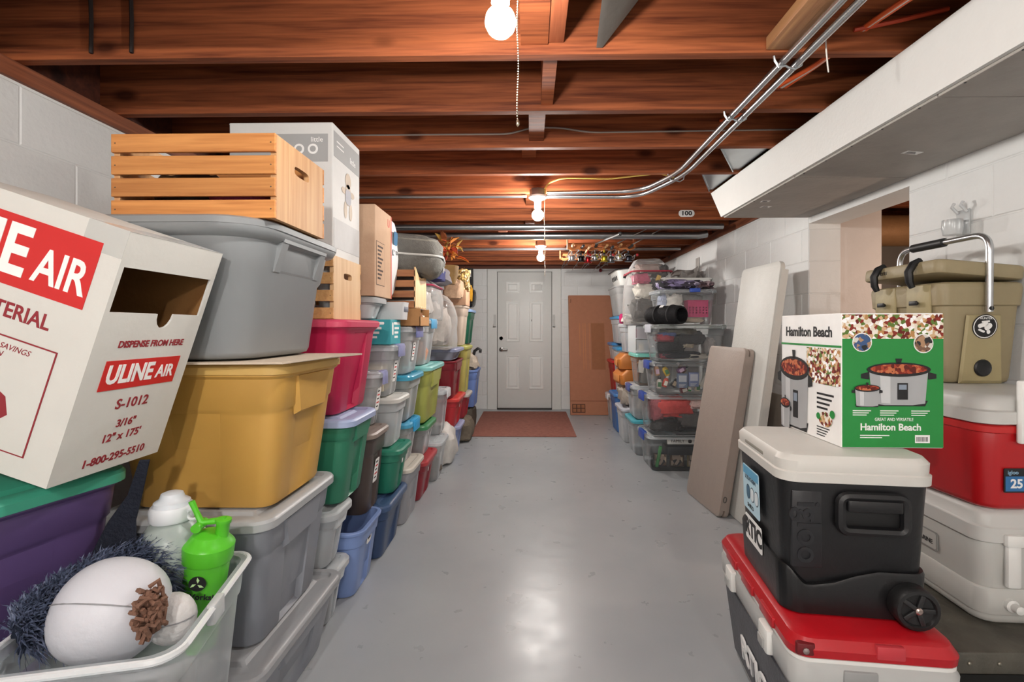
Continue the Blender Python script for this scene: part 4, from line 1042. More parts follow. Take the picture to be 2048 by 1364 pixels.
# gallon jug
jg = thing('water_jug', 'frosted one-gallon water jug with a white flip lid in the clear tub', 'jug', (-.915, 1.225, .385))
obj('body', MB().lathe([(.07, 0), (.078, .01), (.078, .13), (.072, .145), (.072, .2), (.08, .215), (.08, .26), (.072, .295), (.05, .325), (.038, .335), (.036, .345)], 28), clear('#d3e2dc', .5, .3), jg)
obj('collar', MB().lathe([(.047, .335), (.05, .34), (.05, .365), (.046, .372)], 24), plastic('#d9dee2', .4), jg)
obj('flip_lid', MB().lathe([(.042, .372), (.04, .382), (.028, .39), (.024, .402), (.014, .406)], 24), plastic('#cfd6dc', .4), jg)
obj('lid_ring', MB().tube([(.06 + .015 * math.cos(a), -.01, .352 + .013 * math.sin(a)) for a in [R(30 * k) for k in range(12)]], .004, 6, closed=True), plastic('#d9dee2', .4), jg)
# shaker bottle
sk = thing('shaker_bottle', 'bright green shaker bottle with a round black logo in the clear tub', 'bottle', (-.848, 1.225, .40), rot=(R(3), R(7), R(10)))
GRN = plastic('#58c22c', .3)
obj('cup', MB().lathe([(.036, 0), (.038, .01), (.04, .06), (.0405, .065), (.047, .235), (.046, .24)], 28), clear('#5fc936', .8, .2), sk)
obj('lid', MB().lathe([(.05, .225), (.052, .23), (.053, .265), (.05, .27), (.046, .274), (.034, .29), (.018, .296)], 28), GRN, sk, angle=25)
obj('spout', MB().lathe([(.014, .285), (.014, .318), (.017, .322), (.017, .33), (.012, .332)], 14, (.025, 0, 0)), GRN, sk)
obj('flip_arm', MB().tube([(.03, 0, .328), (.0, 0, .322), (-.022, 0, .318), (-.035, 0, .345), (-.047, 0, .37)], [.008, .008, .008, .006, .007], 8), GRN, sk)
obj('pivot', MB().tube([(-.024, -.02, .31), (-.024, .02, .31)], .011, 12), GRN, sk)
Mx = frame_m((0.004, -.0475, .18), (1, 0, 0), (0, .035, 1))
plate('logo_disc', PRINT_BLACK, sk, Mx @ Matrix.Translation((0, .01, .001)), -.018, .018, -.018, .018, .001, .0178)
for k in range(3):
    a = R(90 + 120 * k)
    pp = MB(); pp.m = Mx @ Matrix.Translation((0, .01, .0022)) @ Matrix.Rotation(a, 4, 'Z'); pp.prism([(.002, -.001), (.009, -.004), (.016, .001), (.009, .002)], 0, .0005)
    obj('logo_stroke', pp, plain('#bfe6a4', .5), sk, smooth=False)
sk.scale = (1.1, 1.1, 1.0)
text('lettering', 'It Works!', .019, PRINT_BLACK, sk, Mx @ Matrix.Translation((0, -.022, .002)), align='CENTER', bold=.0004)
# ================================================================ coolers on the right
def mirror_x(mb):
    mb.v = [Vector((-v.x, v.y, v.z)) for v in mb.v]; mb.f = [f[::-1] for f in mb.f]; return mb
# ---- black trunk
tk = thing('footlocker', 'scuffed black footlocker trunk with metal rivets under the grey cooler', 'trunk', (1.44, 1.69, 0))
TB = plain('#35332e', .45, 0, .35, .3, 12)
obj('chest', MB().rbox(-.28, .28, -.35, .35, .0, .245, .006), TB, tk)
obj('lid', MB().rbox(-.285, .285, -.355, .355, .247, .33, .008), plain('#4f4c43', .5, 0, .55, .4, 10), tk)
for z in (.235, .262):
    obj('edge_band', MB().box(-.288, .288, -.358, -.352, z - .012, z + .010).box(-.288, -.283, -.358, .358, z - .012, z + .010), metal('#3a3a38', .45), tk, smooth=False)
rv = mesh_of('rivet', MB().lathe([(.006, 0), (.005, .002), (.002, .0035)], 8), metal('#9a9588', .35))
for i in range(7):
    for z in (.30, .21):
        obj('rivet', rv, None, tk, loc=(-.25 + i * .08, -.356, z), rot=(R(90), 0, 0))
for i in range(6):
    obj('rivet', rv, None, tk, loc=(-.286, -.31 + i * .12, .30), rot=(0, R(-90), 0))

# ---- grey cooler
def cooler_shell(W, D, H, body, lidm, t, lid_h=.07, r=.05, bot=.93, lip=.006, top_in=.02):
    hx, hy = W / 2, D / 2
    L = []
    for z, f, g in ((0, bot, -.012), (.008, bot, -.002), (.02, bot, 0), (H * .5, (1 + bot) / 2, 0), (H - lid_h - .012, 1, -.002), (H - lid_h, 1, -.006)):
        L.append(rr(0, 0, hx * f + g, hy * f + g, r, z, 6))
    b = obj('body', MB().loft(L), body, t, angle=50)
    q = lambda i, z: rr(0, 0, hx - i, hy - i, r, z, 6)
    z0 = H - lid_h
    l = obj('lid', MB().loft([q(.002, z0), q(-lip, z0 + .004), q(-lip, z0 + lid_h * .45), q(0, z0 + lid_h * .5), q(.002, z0 + lid_h * .8), q(.012, H - .003), q(top_in + .01, H)]), lidm, t, angle=50)
    return b, l
gc = thing('cooler', 'light grey marine cooler on the black footlocker', 'cooler', (1.525, 1.66, .331), R(-3))
GW = plastic('#c9c9c5', .42)
cooler_shell(.38, .44, .345, plastic('#bdbdb8', .45), GW, gc, .1, .045, .95)
obj('base_band', MB().loft([rr(0, 0, .184, .213, .045, .03, 6), rr(0, 0, .186, .216, .045, .035, 6), rr(0, 0, .188, .218, .045, .105, 6), rr(0, 0, .185, .215, .045, .11, 6)], True, True), plastic('#c3c3be', .45), gc)
M_ = frame_m((-.1885, .03, .175), (0, -1, 0), (0, 0, 1))
pl = plate('name_plate', plain('#8e8e8a', .5), gc, M_, -.09, .09, -.03, .03, .002, .006)
plate('name_field', plain('#b9b9b4', .5), pl, M_ @ Matrix.Translation((0, 0, .002)), -.085, .085, -.026, .026, .0005, .005)
text('lettering', 'igloo', .03, PRINT_BLACK, pl, M_ @ Matrix.Translation((-.07, .0, .0026)), bold=.0008)
text('lettering', 'MARINE', .02, PRINT_BLACK, pl, M_ @ Matrix.Translation((.0, -.006, .0026)), bold=.0005)
lt = obj('latch', MB().rbox(-.125, -.085, -.236, -.216, .12, .27, .006, .012), WHITE, gc)
obj('latch_cap', MB().rbox(-.13, -.08, -.24, -.218, .24, .275, .006), WHITE, lt)
obj('drain_plug', MB().lathe([(.018, 0), (.018, .012), (.012, .016), (.012, .035), (.004, .038)], 14), WHITE, gc, loc=(-.105, -.216, .065), rot=(R(90), 0, 0))
# ---- red cooler
rc = thing('cooler', 'red cooler with a white lid on the light grey cooler', 'cooler', (1.51, 1.615, .678), R(1))
cooler_shell(.40, .38, .335, plastic('#b3161c', .35), GW, rc, .085, .05, .95, .008)
obj('upper_band', MB().loft([rr(0, 0, .199, .189, .05, .225, 6), rr(0, 0, .202, .192, .05, .228, 6), rr(0, 0, .203, .193, .05, .245, 6), rr(0, 0, .2, .19, .05, .248, 6)]), plastic('#c62a2a', .35), rc)
M_ = frame_m((-.115, -.1875, .09), (1, 0, 0), (0, 0, 1))
s_ = plate('brand_sticker', PRINT_BLACK, rc, M_, -.03, .05, -.035, .035, .001, .004)
plate('sticker_field', plain('#2f6fa6', .5), s_, M_ @ Matrix.Translation((0, 0, .001)), -.026, .046, -.031, .012, .0005)
text('lettering', 'igloo', .016, plain('#9cc6e0', .5), s_, M_ @ Matrix.Translation((-.02, .023, .0012)))
text('lettering', '25', .036, PRINT_WHITE, s_, M_ @ Matrix.Translation((-.012, -.01, .0016)), bold=.001)
obj('bail_handle', MB().rbox(-.12, -.09, -.214, -.193, .20, .38, .005, .012), WHITE, rc)
# ---- tan cooler with propped lid and metal bail
TAN = plain('#96896a', .5, 0, .05, .1, 14); TAN2 = plain('#a3966f', .5, 0, .05, .1, 14)
tc_ = thing('cooler', 'tan rotomoulded cooler with propped lid and metal bail handle', 'cooler', (1.578, 1.895, 1.014), R(0))
W, D, H = .285, .37, .355
L = []
for z, f, g in ((0, .86, -.01), (.008, .86, -.002), (.02, .865, 0), (H - .085, .955, 0), (H - .08, .97, .004), (H - .02, .98, .006), (H - .006, .98, .004), (H, .97, -.002)):
    L.append(rr(0, 0, W / 2 * f + g, D / 2 * f + g, .03, z, 5))
obj('body', MB().loft(L), TAN, tc_, angle=45)
ew = MB(); ew.m = frame_m((0, -D / 2 * .955, 0), (1, 0, 0), (0, 0, 1))
ew.loft([[(-.075, .0, -.012), (.075, .0, -.012), (.06, .24, .004), (-.06, .24, .004)], [(-.068, .01, -.004), (.068, .01, -.004), (.052, .235, .008), (-.052, .235, .008)]])
obj('end_rib', ew, TAN2, tc_, smooth=False)
M_ = frame_m((.0, -D / 2 * .955 + .0005, .20), (1, 0, 0), (0, -.1, 1))
dk = plate('round_sticker', PRINT_BLACK, tc_, M_ @ Matrix.Translation((0, 0, .008)), -.043, .043, -.043, .043, .001, .0425)
plate('sticker_ring', PRINT_WHITE, dk, M_ @ Matrix.Translation((0, 0, .0092)), -.04, .04, -.04, .04, .0004, .0395)
plate('sticker_field', PRINT_BLACK, dk, M_ @ Matrix.Translation((0, 0, .0098)), -.037, .037, -.037, .037, .0004, .0365)
for (x, y, a, b, an) in ((-.008, .006, .018, .012, .3), (.01, .0, .014, .016, .8), (-.012, -.014, .012, .006, -.4), (.012, -.018, .006, .012, .2), (.0, .018, .014, .005, .1)):
    plate('sticker_figure', PRINT_WHITE, dk, M_ @ Matrix.Translation((x, y, .0103)) @ Matrix.Rotation(an, 4, 'Z'), -a, a, -b * .6, b * .6, .0004, b * .55)
text('lettering', 'HUNTER', .011, PRINT_WHITE, dk, M_ @ Matrix.Translation((0, .029, .0103)), align='CENTER', ext=.0003)
dr_ = obj('drain_plug', MB().lathe([(.03, 0), (.03, .006), (.026, .01), (.018, .006), (.004, .006)], 18), BLACK, tc_, loc=(0, -D / 2 * .955 + .004, .055), rot=(R(90), 0, 0))
Ms = frame_m((-W / 2 * .975 - .003, 0, 0), (0, -1, 0), (0, 0, 1))
nb = plate('name_badge', PRINT_BLACK, tc_, Ms @ Matrix.Translation((.03, .235, .004)), -.05, .05, -.017, .017, .0015, .003)
text('lettering', 'CAMP', .024, PRINT_WHITE, nb, Ms @ Matrix.Translation((.03 - .046, .235, .0056)), sx=.7, bold=.0006)
text('lettering', 'ZERO', .024, PRINT_RED, nb, Ms @ Matrix.Translation((.03 + .002, .235, .0056)), sx=.7, bold=.0006)
for y in (-.08, .085):
    obj('front_panel', MB().rbox(-W/2 - .006, -W/2 + .004, y - .055, y + .055, .21, .35, .004), TAN2, tc_)
    k = obj('latch_post', MB().tube([(-W/2 - .006, y, .285), (-W/2 - .02, y, .285)], .006, 8), BLACK, tc_)
    obj('post_cap', MB().rbox(-W/2 - .026, -W/2 - .018, y - .018, y + .018, .277, .293, .003), BLACK, k)
ld = obj('lid', MB().rbox(-.155, .15, -.195, .195, 0, .05, .01, .03, 4), TAN, tc_, loc=(-.012, 0, H + .018), rot=(0, R(5), 0))
obj('lid_panel', MB().rbox(-.10, .12, -.15, .15, .05, .058, .004, .02), TAN2, ld)
text('lettering', 'Berens', .028, PRINT_BLACK, ld, frame_m((-.1556, .13, .026), (0, -1, 0), (0, 0, 1)), shear=.3)
for y in (-.09, .09):
    mb = MB().tube([(-.14, y, .056), (-.165, y, .04), (-.178, y, .01), (-.172, y, -.025), (-.16, y, -.045)], [.012, .014, .014, .013, .010], 8)
    obj('latch_strap', mb, BLACK, ld)
bl_pts = bend([(0, -.20, .25), (0, -.203, .52), (0, .203, .52), (0, .20, .25)], .06, 6)
bo = obj('bail_handle', MB().tube(bl_pts, .011, 10), metal('#c4c6c8', .25), tc_)
obj('grip', MB().tube([(0, -.02, .52), (0, .13, .52)], .017, 12), BLACK, bo)
for y in (-.208, .208):
    obj('bolt', MB().lathe([(.008, -.003), (.008, .003)], 8), BLACK, bo, loc=(0, y, .262), rot=(R(90), 0, 0))
# ---- big red-lidded cooler on the floor
rt = thing('cooler', 'big grey cooler with a red lid on the floor under the black cooler', 'cooler', (.885, 1.52, 0), R(-6))
RW, RD, RH = .385, .63, .375
obj('body', MB().loft([rr(0, 0, RW/2 * f + g, RD/2 * f + g, .04, z, 5) for z, f, g in ((.02, .84, -.01), (.03, .845, 0), (.25, .95, 0), (.3, .97, 0), (.31, .985, .008), (.362, .99, .01), (RH, .985, .004))]), plastic('#b9bab8', .45), rt, angle=45)
mb = MB()
mb.loft([[(-RW/2 * .86 + .002, -.25, .04), (-RW/2 * .86 + .002, .25, .04), (-RW/2 * .86 + .01, .25, .04), (-RW/2 * .86 + .01, -.25, .04)][::-1], [(-RW/2 * .965 - .006, -.275, .285), (-RW/2 * .965 - .006, .275, .285), (-RW/2 * .96 + .01, .275, .285), (-RW/2 * .96 + .01, -.275, .285)][::-1]])
sp_ = obj('side_panel', mb, plain('#55565c', .55, 0, .2, .3, 20), rt, smooth=False)
Mp = frame_m((-RW/2 * .905 - .006, -.0, .135), (0, -1, 0), (-.09, 0, 1))
text('lettering', 'RTIC', .105, PRINT_WHITE, sp_, Mp @ Matrix.Translation((0, 0, .002)), ext=.003, align='CENTER', bold=.002, sx=1.0)
for y in (-.16, .16):
    l_ = obj('latch', MB().rbox(-RW/2 - .022, -RW/2 + .004, y - .035, y + .035, .305, .372, .005, .01), WHITE, rt)
    obj('latch_button', MB().rbox(-RW/2 - .028, -RW/2 - .02, y - .02, y + .02, .315, .34, .003), plastic('#a3a4a2', .4), l_)
obj('gasket', MB().loft([rr(0, 0, RW/2 - .004, RD/2 - .004, .04, .374, 5), rr(0, 0, RW/2 + .003, RD/2 + .003, .04, .377, 5), rr(0, 0, RW/2 + .003, RD/2 + .003, .04, .386, 5), rr(0, 0, RW/2 - .006, RD/2 - .006, .04, .388, 5)]), WHITE, rt)
RLM = plain('#b3141f', .32, 0, .06, .06, 12)
lid = obj('lid', MB().loft([rr(0, 0, RW/2 + g, RD/2 + g, .045, z, 6) for z, g in ((.387, -.006), (.39, .006), (.41, .008), (.432, -.004), (.439, -.016))] ), RLM, rt, angle=30)
for y in (-.16, .16, 0.0):
    obj('lid_tab', MB().rbox(-RW/2 - .014, -RW/2 + .01, y - .05, y + .05, .388, .418, .005), RLM, lid)
obj('corner_shade', MB().rbox(-RW/2 + .004, -RW/2 + .05, -RD/2 - .0085, -RD/2 + .01, .394, .424, .004, .012), plain('#6a0c14', .5), lid)  # flush plate in darker red, paints the shade of a lid recess
obj('recess_screw', MB().lathe([(.008, 0), (.008, .004), (.003, .006)], 8), metal('#b9a8a4', .3), lid, loc=(-RW/2 + .025, -RD/2 - .008, .408), rot=(R(90), 0, 0))
obj('lid_tab', MB().rbox(-.005, .06, -RD/2 - .012, -RD/2 + .004, .40, .432, .003), plain('#c23a42', .35), lid)
obj('side_clip', MB().rbox(-.08, .0, -RD/2 - .012, -RD/2 + .01, .325, .365, .004), plastic('#9a9b9a', .45), rt)

# ---- black wheeled cooler
ig = thing('cooler', 'black wheeled cooler with a white lid standing on the red lid', 'cooler', (.885, 1.487, .4395), R(-7))
IW, ID, IH = .375, .40, .432
BLK = plain('#141416', .42, 0, .12, .12, 14)
L = []
for z, f, g in ((0, .9, -.015), (.008, .9, -.004), (.02, .905, 0), (.30, .97, 0), (IH - .075, .985, 0), (IH - .07, .985, -.01)):
    L.append(rr(0, 0, IW/2 * f + g, ID/2 * f + g, .045, z, 6))
obj('body', MB().loft(L), BLK, ig, angle=50)
# wavy lower skirt
def skirt_top(x, y):
    if y < -.12:
        u = max(0, min(1, (x + .10) / .16)); u = u * u * (3 - 2 * u)
        e = max(0, min(1, (-x - .12) / .05)); e = e * e * (3 - 2 * e)
        return .075 + .045 * u + .045 * e
    return .12
lo = rr(0, 0, IW/2 * .905 + .008, ID/2 * .905 + .008, .048, .004, 6, .0, .0, .8, .9)
# denser loop for the wave
def dense(loop, n=3):
    out = []
    for i, p in enumerate(loop):
        q = loop[(i + 1) % len(loop)]
        for k in range(n): out.append(tuple(p[j] + (q[j] - p[j]) * k / n for j in range(3)))
    return out
dl = dense(lo, 4)
up = [(p[0] * 1.035, p[1] * 1.035, skirt_top(p[0], p[1])) for p in dl]
up2 = [(p[0] * .985, p[1] * .985, p[2] + .008) for p in up]
obj('skirt', MB().loft([dl, up, up2]), plain('#101012', .36, 0, .15, .08, 14), ig, angle=45)
q = lambda i, z: rr(0, 0, IW/2 - i, ID/2 - i, .05, z, 7)
z0 = IH - .072
IL = plain('#cfcdc7', .45, 0, .05, .05, 10)
lid = obj('lid', MB().loft([q(.004, z0 - .004), q(-.006, z0), q(-.007, z0 + .024), q(-.002, z0 + .027), q(-.003, z0 + .032), q(-.004, z0 + .055), q(.006, IH - .003), q(.03, IH)]), IL, ig, angle=40)
obj('slot_shade', MB().rbox(-IW/2 - .0045, -IW/2 + .02, -.07, .10, z0 + .034, z0 + .046, .003, .005), plain('#8d8a80', .6), lid)  # darker plate on the lid side, paints the shade of a slot
Mn = frame_m((0, -ID/2 * .965 - .001, 0), (1, 0, 0), (0, -.055, 1))
hy_ = -ID/2 * .972
hd = obj('handle', MB().tube([(.033 + p[0], hy_ - .012, .283 + p[1]) for p in rr(0, 0, .078, .045, .018, 0, 4)], .013, 8, closed=True), BLK, ig)
obj('grip_shade', MB().rbox(-.041, .107, hy_ - .008, hy_ + .004, .242, .325, .003, .012, 3), plain('#0c0c0d', .6), hd)  # dark plate painted as the shade behind the handle bar
obj('handle_bar', MB().rbox(-.033, .10, hy_ - .028, hy_ - .012, .292, .322, .006, .008, 3), BLK, hd)
rg = obj('corner_rib', MB().rbox(-IW/2 * .955 + .018, -IW/2 * .955 + .095, -ID/2 * .97 - .003, -ID/2 * .97 + .012, .13, .335, .003), plain('#1d1d20', .4, 0, .1), ig)
text('lettering', 'igloo', .085, plain('#1f1f22', .3), ig, frame_m((-IW/2 * .955 + .058, -ID/2 * .97 - .003, .225), (0, 0, -1), (1, 0, 0)), ext=.003, align='CENTER', bold=.001)
for sx in (-1, 1):
    wx = .105 if sx > 0 else -.0
    if sx < 0: continue
    w_ = obj('wheel', MB().lathe([(.03, -.022), (.05, -.022), (.054, -.016), (.054, .016), (.05, .022), (.042, .023), (.038, .016), (.02, .014)], 24), plain('#151516', .5, 0, .1, .1), ig, loc=(.125, -ID/2 - .012, .0545), rot=(R(90), 0, 0))
    for k in range(5):
        a = 2 * math.pi * k / 5
        mb = MB(); mb.m = Matrix.Rotation(a, 4, 'Z'); mb.rbox(.006, .04, -.006, .006, .012, .021, .002); obj('spoke', mb, plain('#232324', .4), w_)
    obj('hub_cap', MB().lathe([(.009, .012), (.009, .024), (.005, .027)], 10), metal('#b9a8a0', .3), w_)
# stickers on the aisle side
Ms = frame_m((-IW/2 * .955 - .004, 0, 0), (0, -1, 0), (-.03, 0, 1))
s1_ = plate('shield_sticker', plain('#bcdcea', .5), ig, Ms @ Matrix.Translation((-.035, .255, .001)), -.075, .075, -.07, .07, .001, .008)
plate('sticker_band', plain('#5fa6cc', .5), s1_, Ms @ Matrix.Translation((-.035, .31, .0022)), -.07, .07, -.014, .012, .0004)
for i, c in enumerate(('#3d6a86', '#dfe9ee', '#dfe9ee')):
    plate('sticker_badge', plain('#30485a', .5), s1_, Ms @ Matrix.Translation((-.06 + i * .038, .245, .0022)), -.017, .017, -.023, .023, .0004, .0165)
    plate('badge_field', plain(c, .5), s1_, Ms @ Matrix.Translation((-.06 + i * .038, .245, .0028)), -.014, .014, -.02, .02, .0004, .0135)
text('lettering', 'ULTRATHERM', .018, plain('#30485a', .5), s1_, Ms @ Matrix.Translation((-.09, .288, .0022)), sx=.9)
text('lettering', 'SHIELD', .018, PRINT_BLACK, s1_, Ms @ Matrix.Translation((-.07, .202, .0022)))
s2_ = plate('name_sticker', PRINT_WHITE, ig, Ms @ Matrix.Translation((-.03, .125, -.001)), -.075, .075, -.04, .04, .001, .008)
text('lettering', 'RTIC', .07, PRINT_BLACK, s2_, Ms @ Matrix.Translation((-.03, .125, .0002)), align='CENTER', bold=.003)

# ---- slow cooker carton
hbx = thing('slow_cooker_box', 'green and white slow cooker carton on the black cooler lid', 'box', (.875, 1.378, .8725), R(-1))
BW, BD_, BHh = .278, .335, .378
obj('carton', MB().rbox(0, BW, 0, BD_, 0, BHh, .002), PRINT_WHITE, hbx, smooth=False)
MFr = frame_m((0, -.0004, 0), (1, 0, 0), (0, 0, 1)); MLf = frame_m((-.0004, BD_, 0), (0, -1, 0), (0, 0, 1))
FOOD = speckle('printed_food', ['#8a2f22', '#e6dccb', '#b98a54', '#5f7a34', '#efe9dd', '#6a2018', '#d3b088', '#ffffff'], 110)
GREEN = plain('#1f8a3c', .5, 0, .05)
PR_STEEL = plain('#a9abad', .4); PR_STEEL2 = plain('#c9cbcc', .4); PR_STEW = speckle('printed_stew', ['#7a2418', '#a8442c', '#5c1a12', '#c27048'], 120)
g_ = plate('green_panel', GREEN, hbx, MFr, .002, BW - .001, .002, BHh - .072)
fpn = plate('food_picture', FOOD, hbx, MFr, .002, BW - .001, BHh - .072, BHh - .004)
def ell(name, mat, parent, M, cx, cy, rx, ry, z, n=24, a0=0, a1=360):
    mb = MB(); mb.m = M @ Matrix.Translation((0, 0, z))
    mb.prism([(cx + rx * math.cos(R(a0 + (a1 - a0) * k / n)), cy + ry * math.sin(R(a0 + (a1 - a0) * k / n))) for k in range(n if a1 - a0 == 360 else n + 1)], 0, .0003)
    return obj(name, mb, mat, parent, smooth=False)
def poly(name, mat, parent, M, pts, z):
    mb = MB(); mb.m = M @ Matrix.Translation((0, 0, z)); mb.prism(pts, 0, .0003); return obj(name, mb, mat, parent, smooth=False)
def printed_pot(parent, M, cx, cy, w, h, z, panel=True):
    poly('printed_base', PRINT_BLACK, parent, M, [(cx - w * .38, cy - h * .5), (cx + w * .38, cy - h * .5), (cx + w * .42, cy - h * .4), (cx - w * .42, cy - h * .4)], z)
    poly('printed_pot', PR_STEEL, parent, M, [(cx - w * .38, cy - h * .45), (cx - w * .2, cy - h * .48), (cx + w * .2, cy - h * .48), (cx + w * .38, cy - h * .45), (cx + w * .42, cy + h * .12), (cx - w * .42, cy + h * .12)], z + .0004)
    poly('printed_shine', PR_STEEL2, parent, M, [(cx - w * .25, cy - h * .44), (cx - w * .12, cy - h * .45), (cx - w * .12, cy + h * .12), (cx - w * .27, cy + h * .12)], z + .0008)
    for s in (-1, 1):
        poly('printed_handle', PRINT_BLACK, parent, M, [(cx + s * w * .42, cy - h * .02), (cx + s * w * .54, cy), (cx + s * w * .54, cy + h * .08), (cx + s * w * .42, cy + h * .12)][::s], z + .0004)
    ell('printed_rim', PRINT_BLACK, parent, M, cx, cy + h * .16, w * .46, h * .13, z + .0012)
    ell('printed_stew', PR_STEW, parent, M, cx, cy + h * .17, w * .41, h * .09, z + .0016)
    poly('printed_knob', PRINT_BLACK, parent, M, [(cx - w * .03, cy + h * .27), (cx + w * .03, cy + h * .27), (cx + w * .05, cy + h * .36), (cx - w * .05, cy + h * .36)], z + .0012)
    if panel:
        poly('printed_controls', PRINT_BLACK, parent, M, [(cx - w * .02, cy - h * .38), (cx + w * .13, cy - h * .38), (cx + w * .13, cy - h * .08), (cx - w * .02, cy - h * .08)], z + .0012)
        poly('printed_display', plain('#8a97a6', .4), parent, M, [(cx, cy - h * .2), (cx + w * .11, cy - h * .2), (cx + w * .11, cy - h * .11), (cx, cy - h * .11)], z + .0016)
printed_pot(g_, MFr, .155, .195, .19, .155, .001)
printed_pot(g_, MFr, .068, .155, .078, .08, .003, False)
for (x, y, r_, c) in ((.055, BHh - .082, .027, '#3f5a86'), (.222, BHh - .085, .027, '#7a5a48')):
    ell('picture_ring', PRINT_WHITE, hbx, MFr, x, y, r_, r_, .002); ell('picture_disc', speckle('printed_disc' + c, [c, '#d9d4cc', '#2a2a2c', '#b08a6a'], 90), hbx, MFr, x, y, r_ * .9, r_ * .9, .0026)
text('lettering', 'Hamilton Beach', .027, PRINT_WHITE, g_, MFr @ Matrix.Translation((.05, .058, .001)), bold=.0006, sx=.96)
text('lettering', 'GREAT AND VERSATILE', .0125, PRINT_WHITE, g_, MFr @ Matrix.Translation((.09, .08, .001)), sx=.8)
for i, x in enumerate((.03, .105, .19)):
    for k in range(3): plate('print_line', PRINT_WHITE, g_, MFr @ Matrix.Translation((0, 0, .001)), x, x + .05 - .006 * k, .103 - k * .006, .1055 - k * .006, .0003)
for k in range(2): plate('print_line', PRINT_WHITE, g_, MFr @ Matrix.Translation((0, 0, .001)), .05, .13 - k * .02, .034 - k * .006, .0365 - k * .006, .0003)
bc = plate('barcode_panel', PRINT_WHITE, g_, MFr @ Matrix.Translation((0, 0, .001)), .20, .24, .015, .037, .0003)
for k in range(9): plate('barcode_bar', PRINT_BLACK, bc, MFr @ Matrix.Translation((0, 0, .0014)), .204 + k * .0036, .2055 + k * .0036, .019, .032, .0003)
# white side
text('lettering', 'Hamilton Beach', .043, PRINT_BLACK, hbx, MLf @ Matrix.Translation((.03, BHh - .055, .0)), bold=.0012, sx=.95)
ln = plate('green_line', GREEN, hbx, MLf, .0, BD_, BHh - .098, BHh - .092)
plate('food_picture', FOOD, hbx, MLf, .16, BD_ - .004, BHh - .21, BHh - .102)
printed_pot(hbx, MLf, .085, .155, .20, .30, .001)
printed_pot(hbx, MLf, .035, .06, .07, .13, .004, False)
for k in range(4): plate('print_line', PRINT_BLACK, hbx, MLf, .215, .30 - .01 * k, .135 - k * .014, .141 - k * .014, .0003)
for k in range(4): plate('print_line', PRINT_BLACK, hbx, MLf, .215, .28 - .008 * k, .036 - k * .008, .039 - k * .008, .0003)
ell('picture_disc', FOOD, hbx, MLf, .26, .065, .034, .022, .0008)
ell('green_dot', GREEN, hbx, MLf, .225, .07, .01, .01, .0014); ell('green_dot', GREEN, hbx, MLf, .295, .085, .012, .012, .0014)

# ---- folded tables leaning on the right wall
def table(label, x0, y0, length, height, tilt, rotz, col, th=.028, halves=2, handle=True, name='folding_table'):
    t = thing(name, label, 'table', (x0, y0, 0.004), rot=(0, 0, 0))
    t.rotation_mode = 'XYZ'
    t.rotation_euler = (0, R(tilt), R(rotz))
    m = plain(col, .5, 0, .04, .15, 20)
    edge = m
    for h in range(halves):
        mb = MB(); mb.m = frame_m((h * (th + .006), 0, 0), (0, 1, 0), (0, 0, 1))   # local z = +x
        r = .035
        q = lambda i, z: rr(length / 2, height / 2, length / 2 - i, height / 2 - i, r, z, 5)
        mb.loft([q(.006, 0), q(.001, .003), q(0, .008), q(0, th - .006), q(.004, th)])
        o = obj('table_panel', mb, m, t)
    obj('edge_frame', MB().box(th * .35, th * 1.6, .0 - .0025, .0 - .0005, .05, height - .05), edge, t, smooth=False)
    lg = None if halves == 2 else MB().tube(bend([(th * halves + .02, .06, .08), (th * halves + .02, .06, height * .8), (th * halves + .02, length - .06, height * .8), (th * halves + .02, length - .06, .08)], .04, 5), .012, 8)
    if lg: obj('folded_leg', lg, plain('#4a4a4a', .4, .6), t)
    if handle:
        obj('latch_ring', MB().tube([(th * .8 + .01 * math.cos(a), -.004, .12 + .018 * math.sin(a)) for a in [R(30 * k) for k in range(12)]], .003, 6, closed=True), plain('#5a554f', .5), t)
    return t
table('brown folding table folded flat, front of the leaning row', 1.19, 3.09, .50, 1.09, 9.6, 5, '#a3968d', .03)
table('tall white folded table leaning between brown table and block wall', 1.295, 2.96, .50, 1.63, 8.0, 2, '#cfcfca', .034, 1)
table('short grey-brown folded table tucked behind the white table', 1.42, 2.82, .46, .80, 9, 0, '#7d746a', .03, 1)
table('low beige folded panel standing at the side opening', 1.56, 2.44, .36, .70, 9, 0, '#9a8f82', .03, 1, False)
# hook on the wall above the coolers
wh = thing('wall_hook', 'clear plastic hook holder on the wall above the tan cooler', 'hook', (XR - .006, 1.97, 1.58))
obj('plate', MB().rbox(-.004, .0, -.03, .03, 0, .10, .002, .01), clear('#d9dcdd', .5), wh)
obj('cup', MB().lathe([(.03, 0), (.035, .03), (.033, .06)], 14, (-.045, 0, .0)), clear('#d9dcdd', .45), wh)
for y in (-.02, .02):
    obj('prong', MB().tube([(-.006, y, .09), (-.03, y, .115), (-.02, y, .13)], .006, 6), plastic('#c9cbcc', .4), wh)
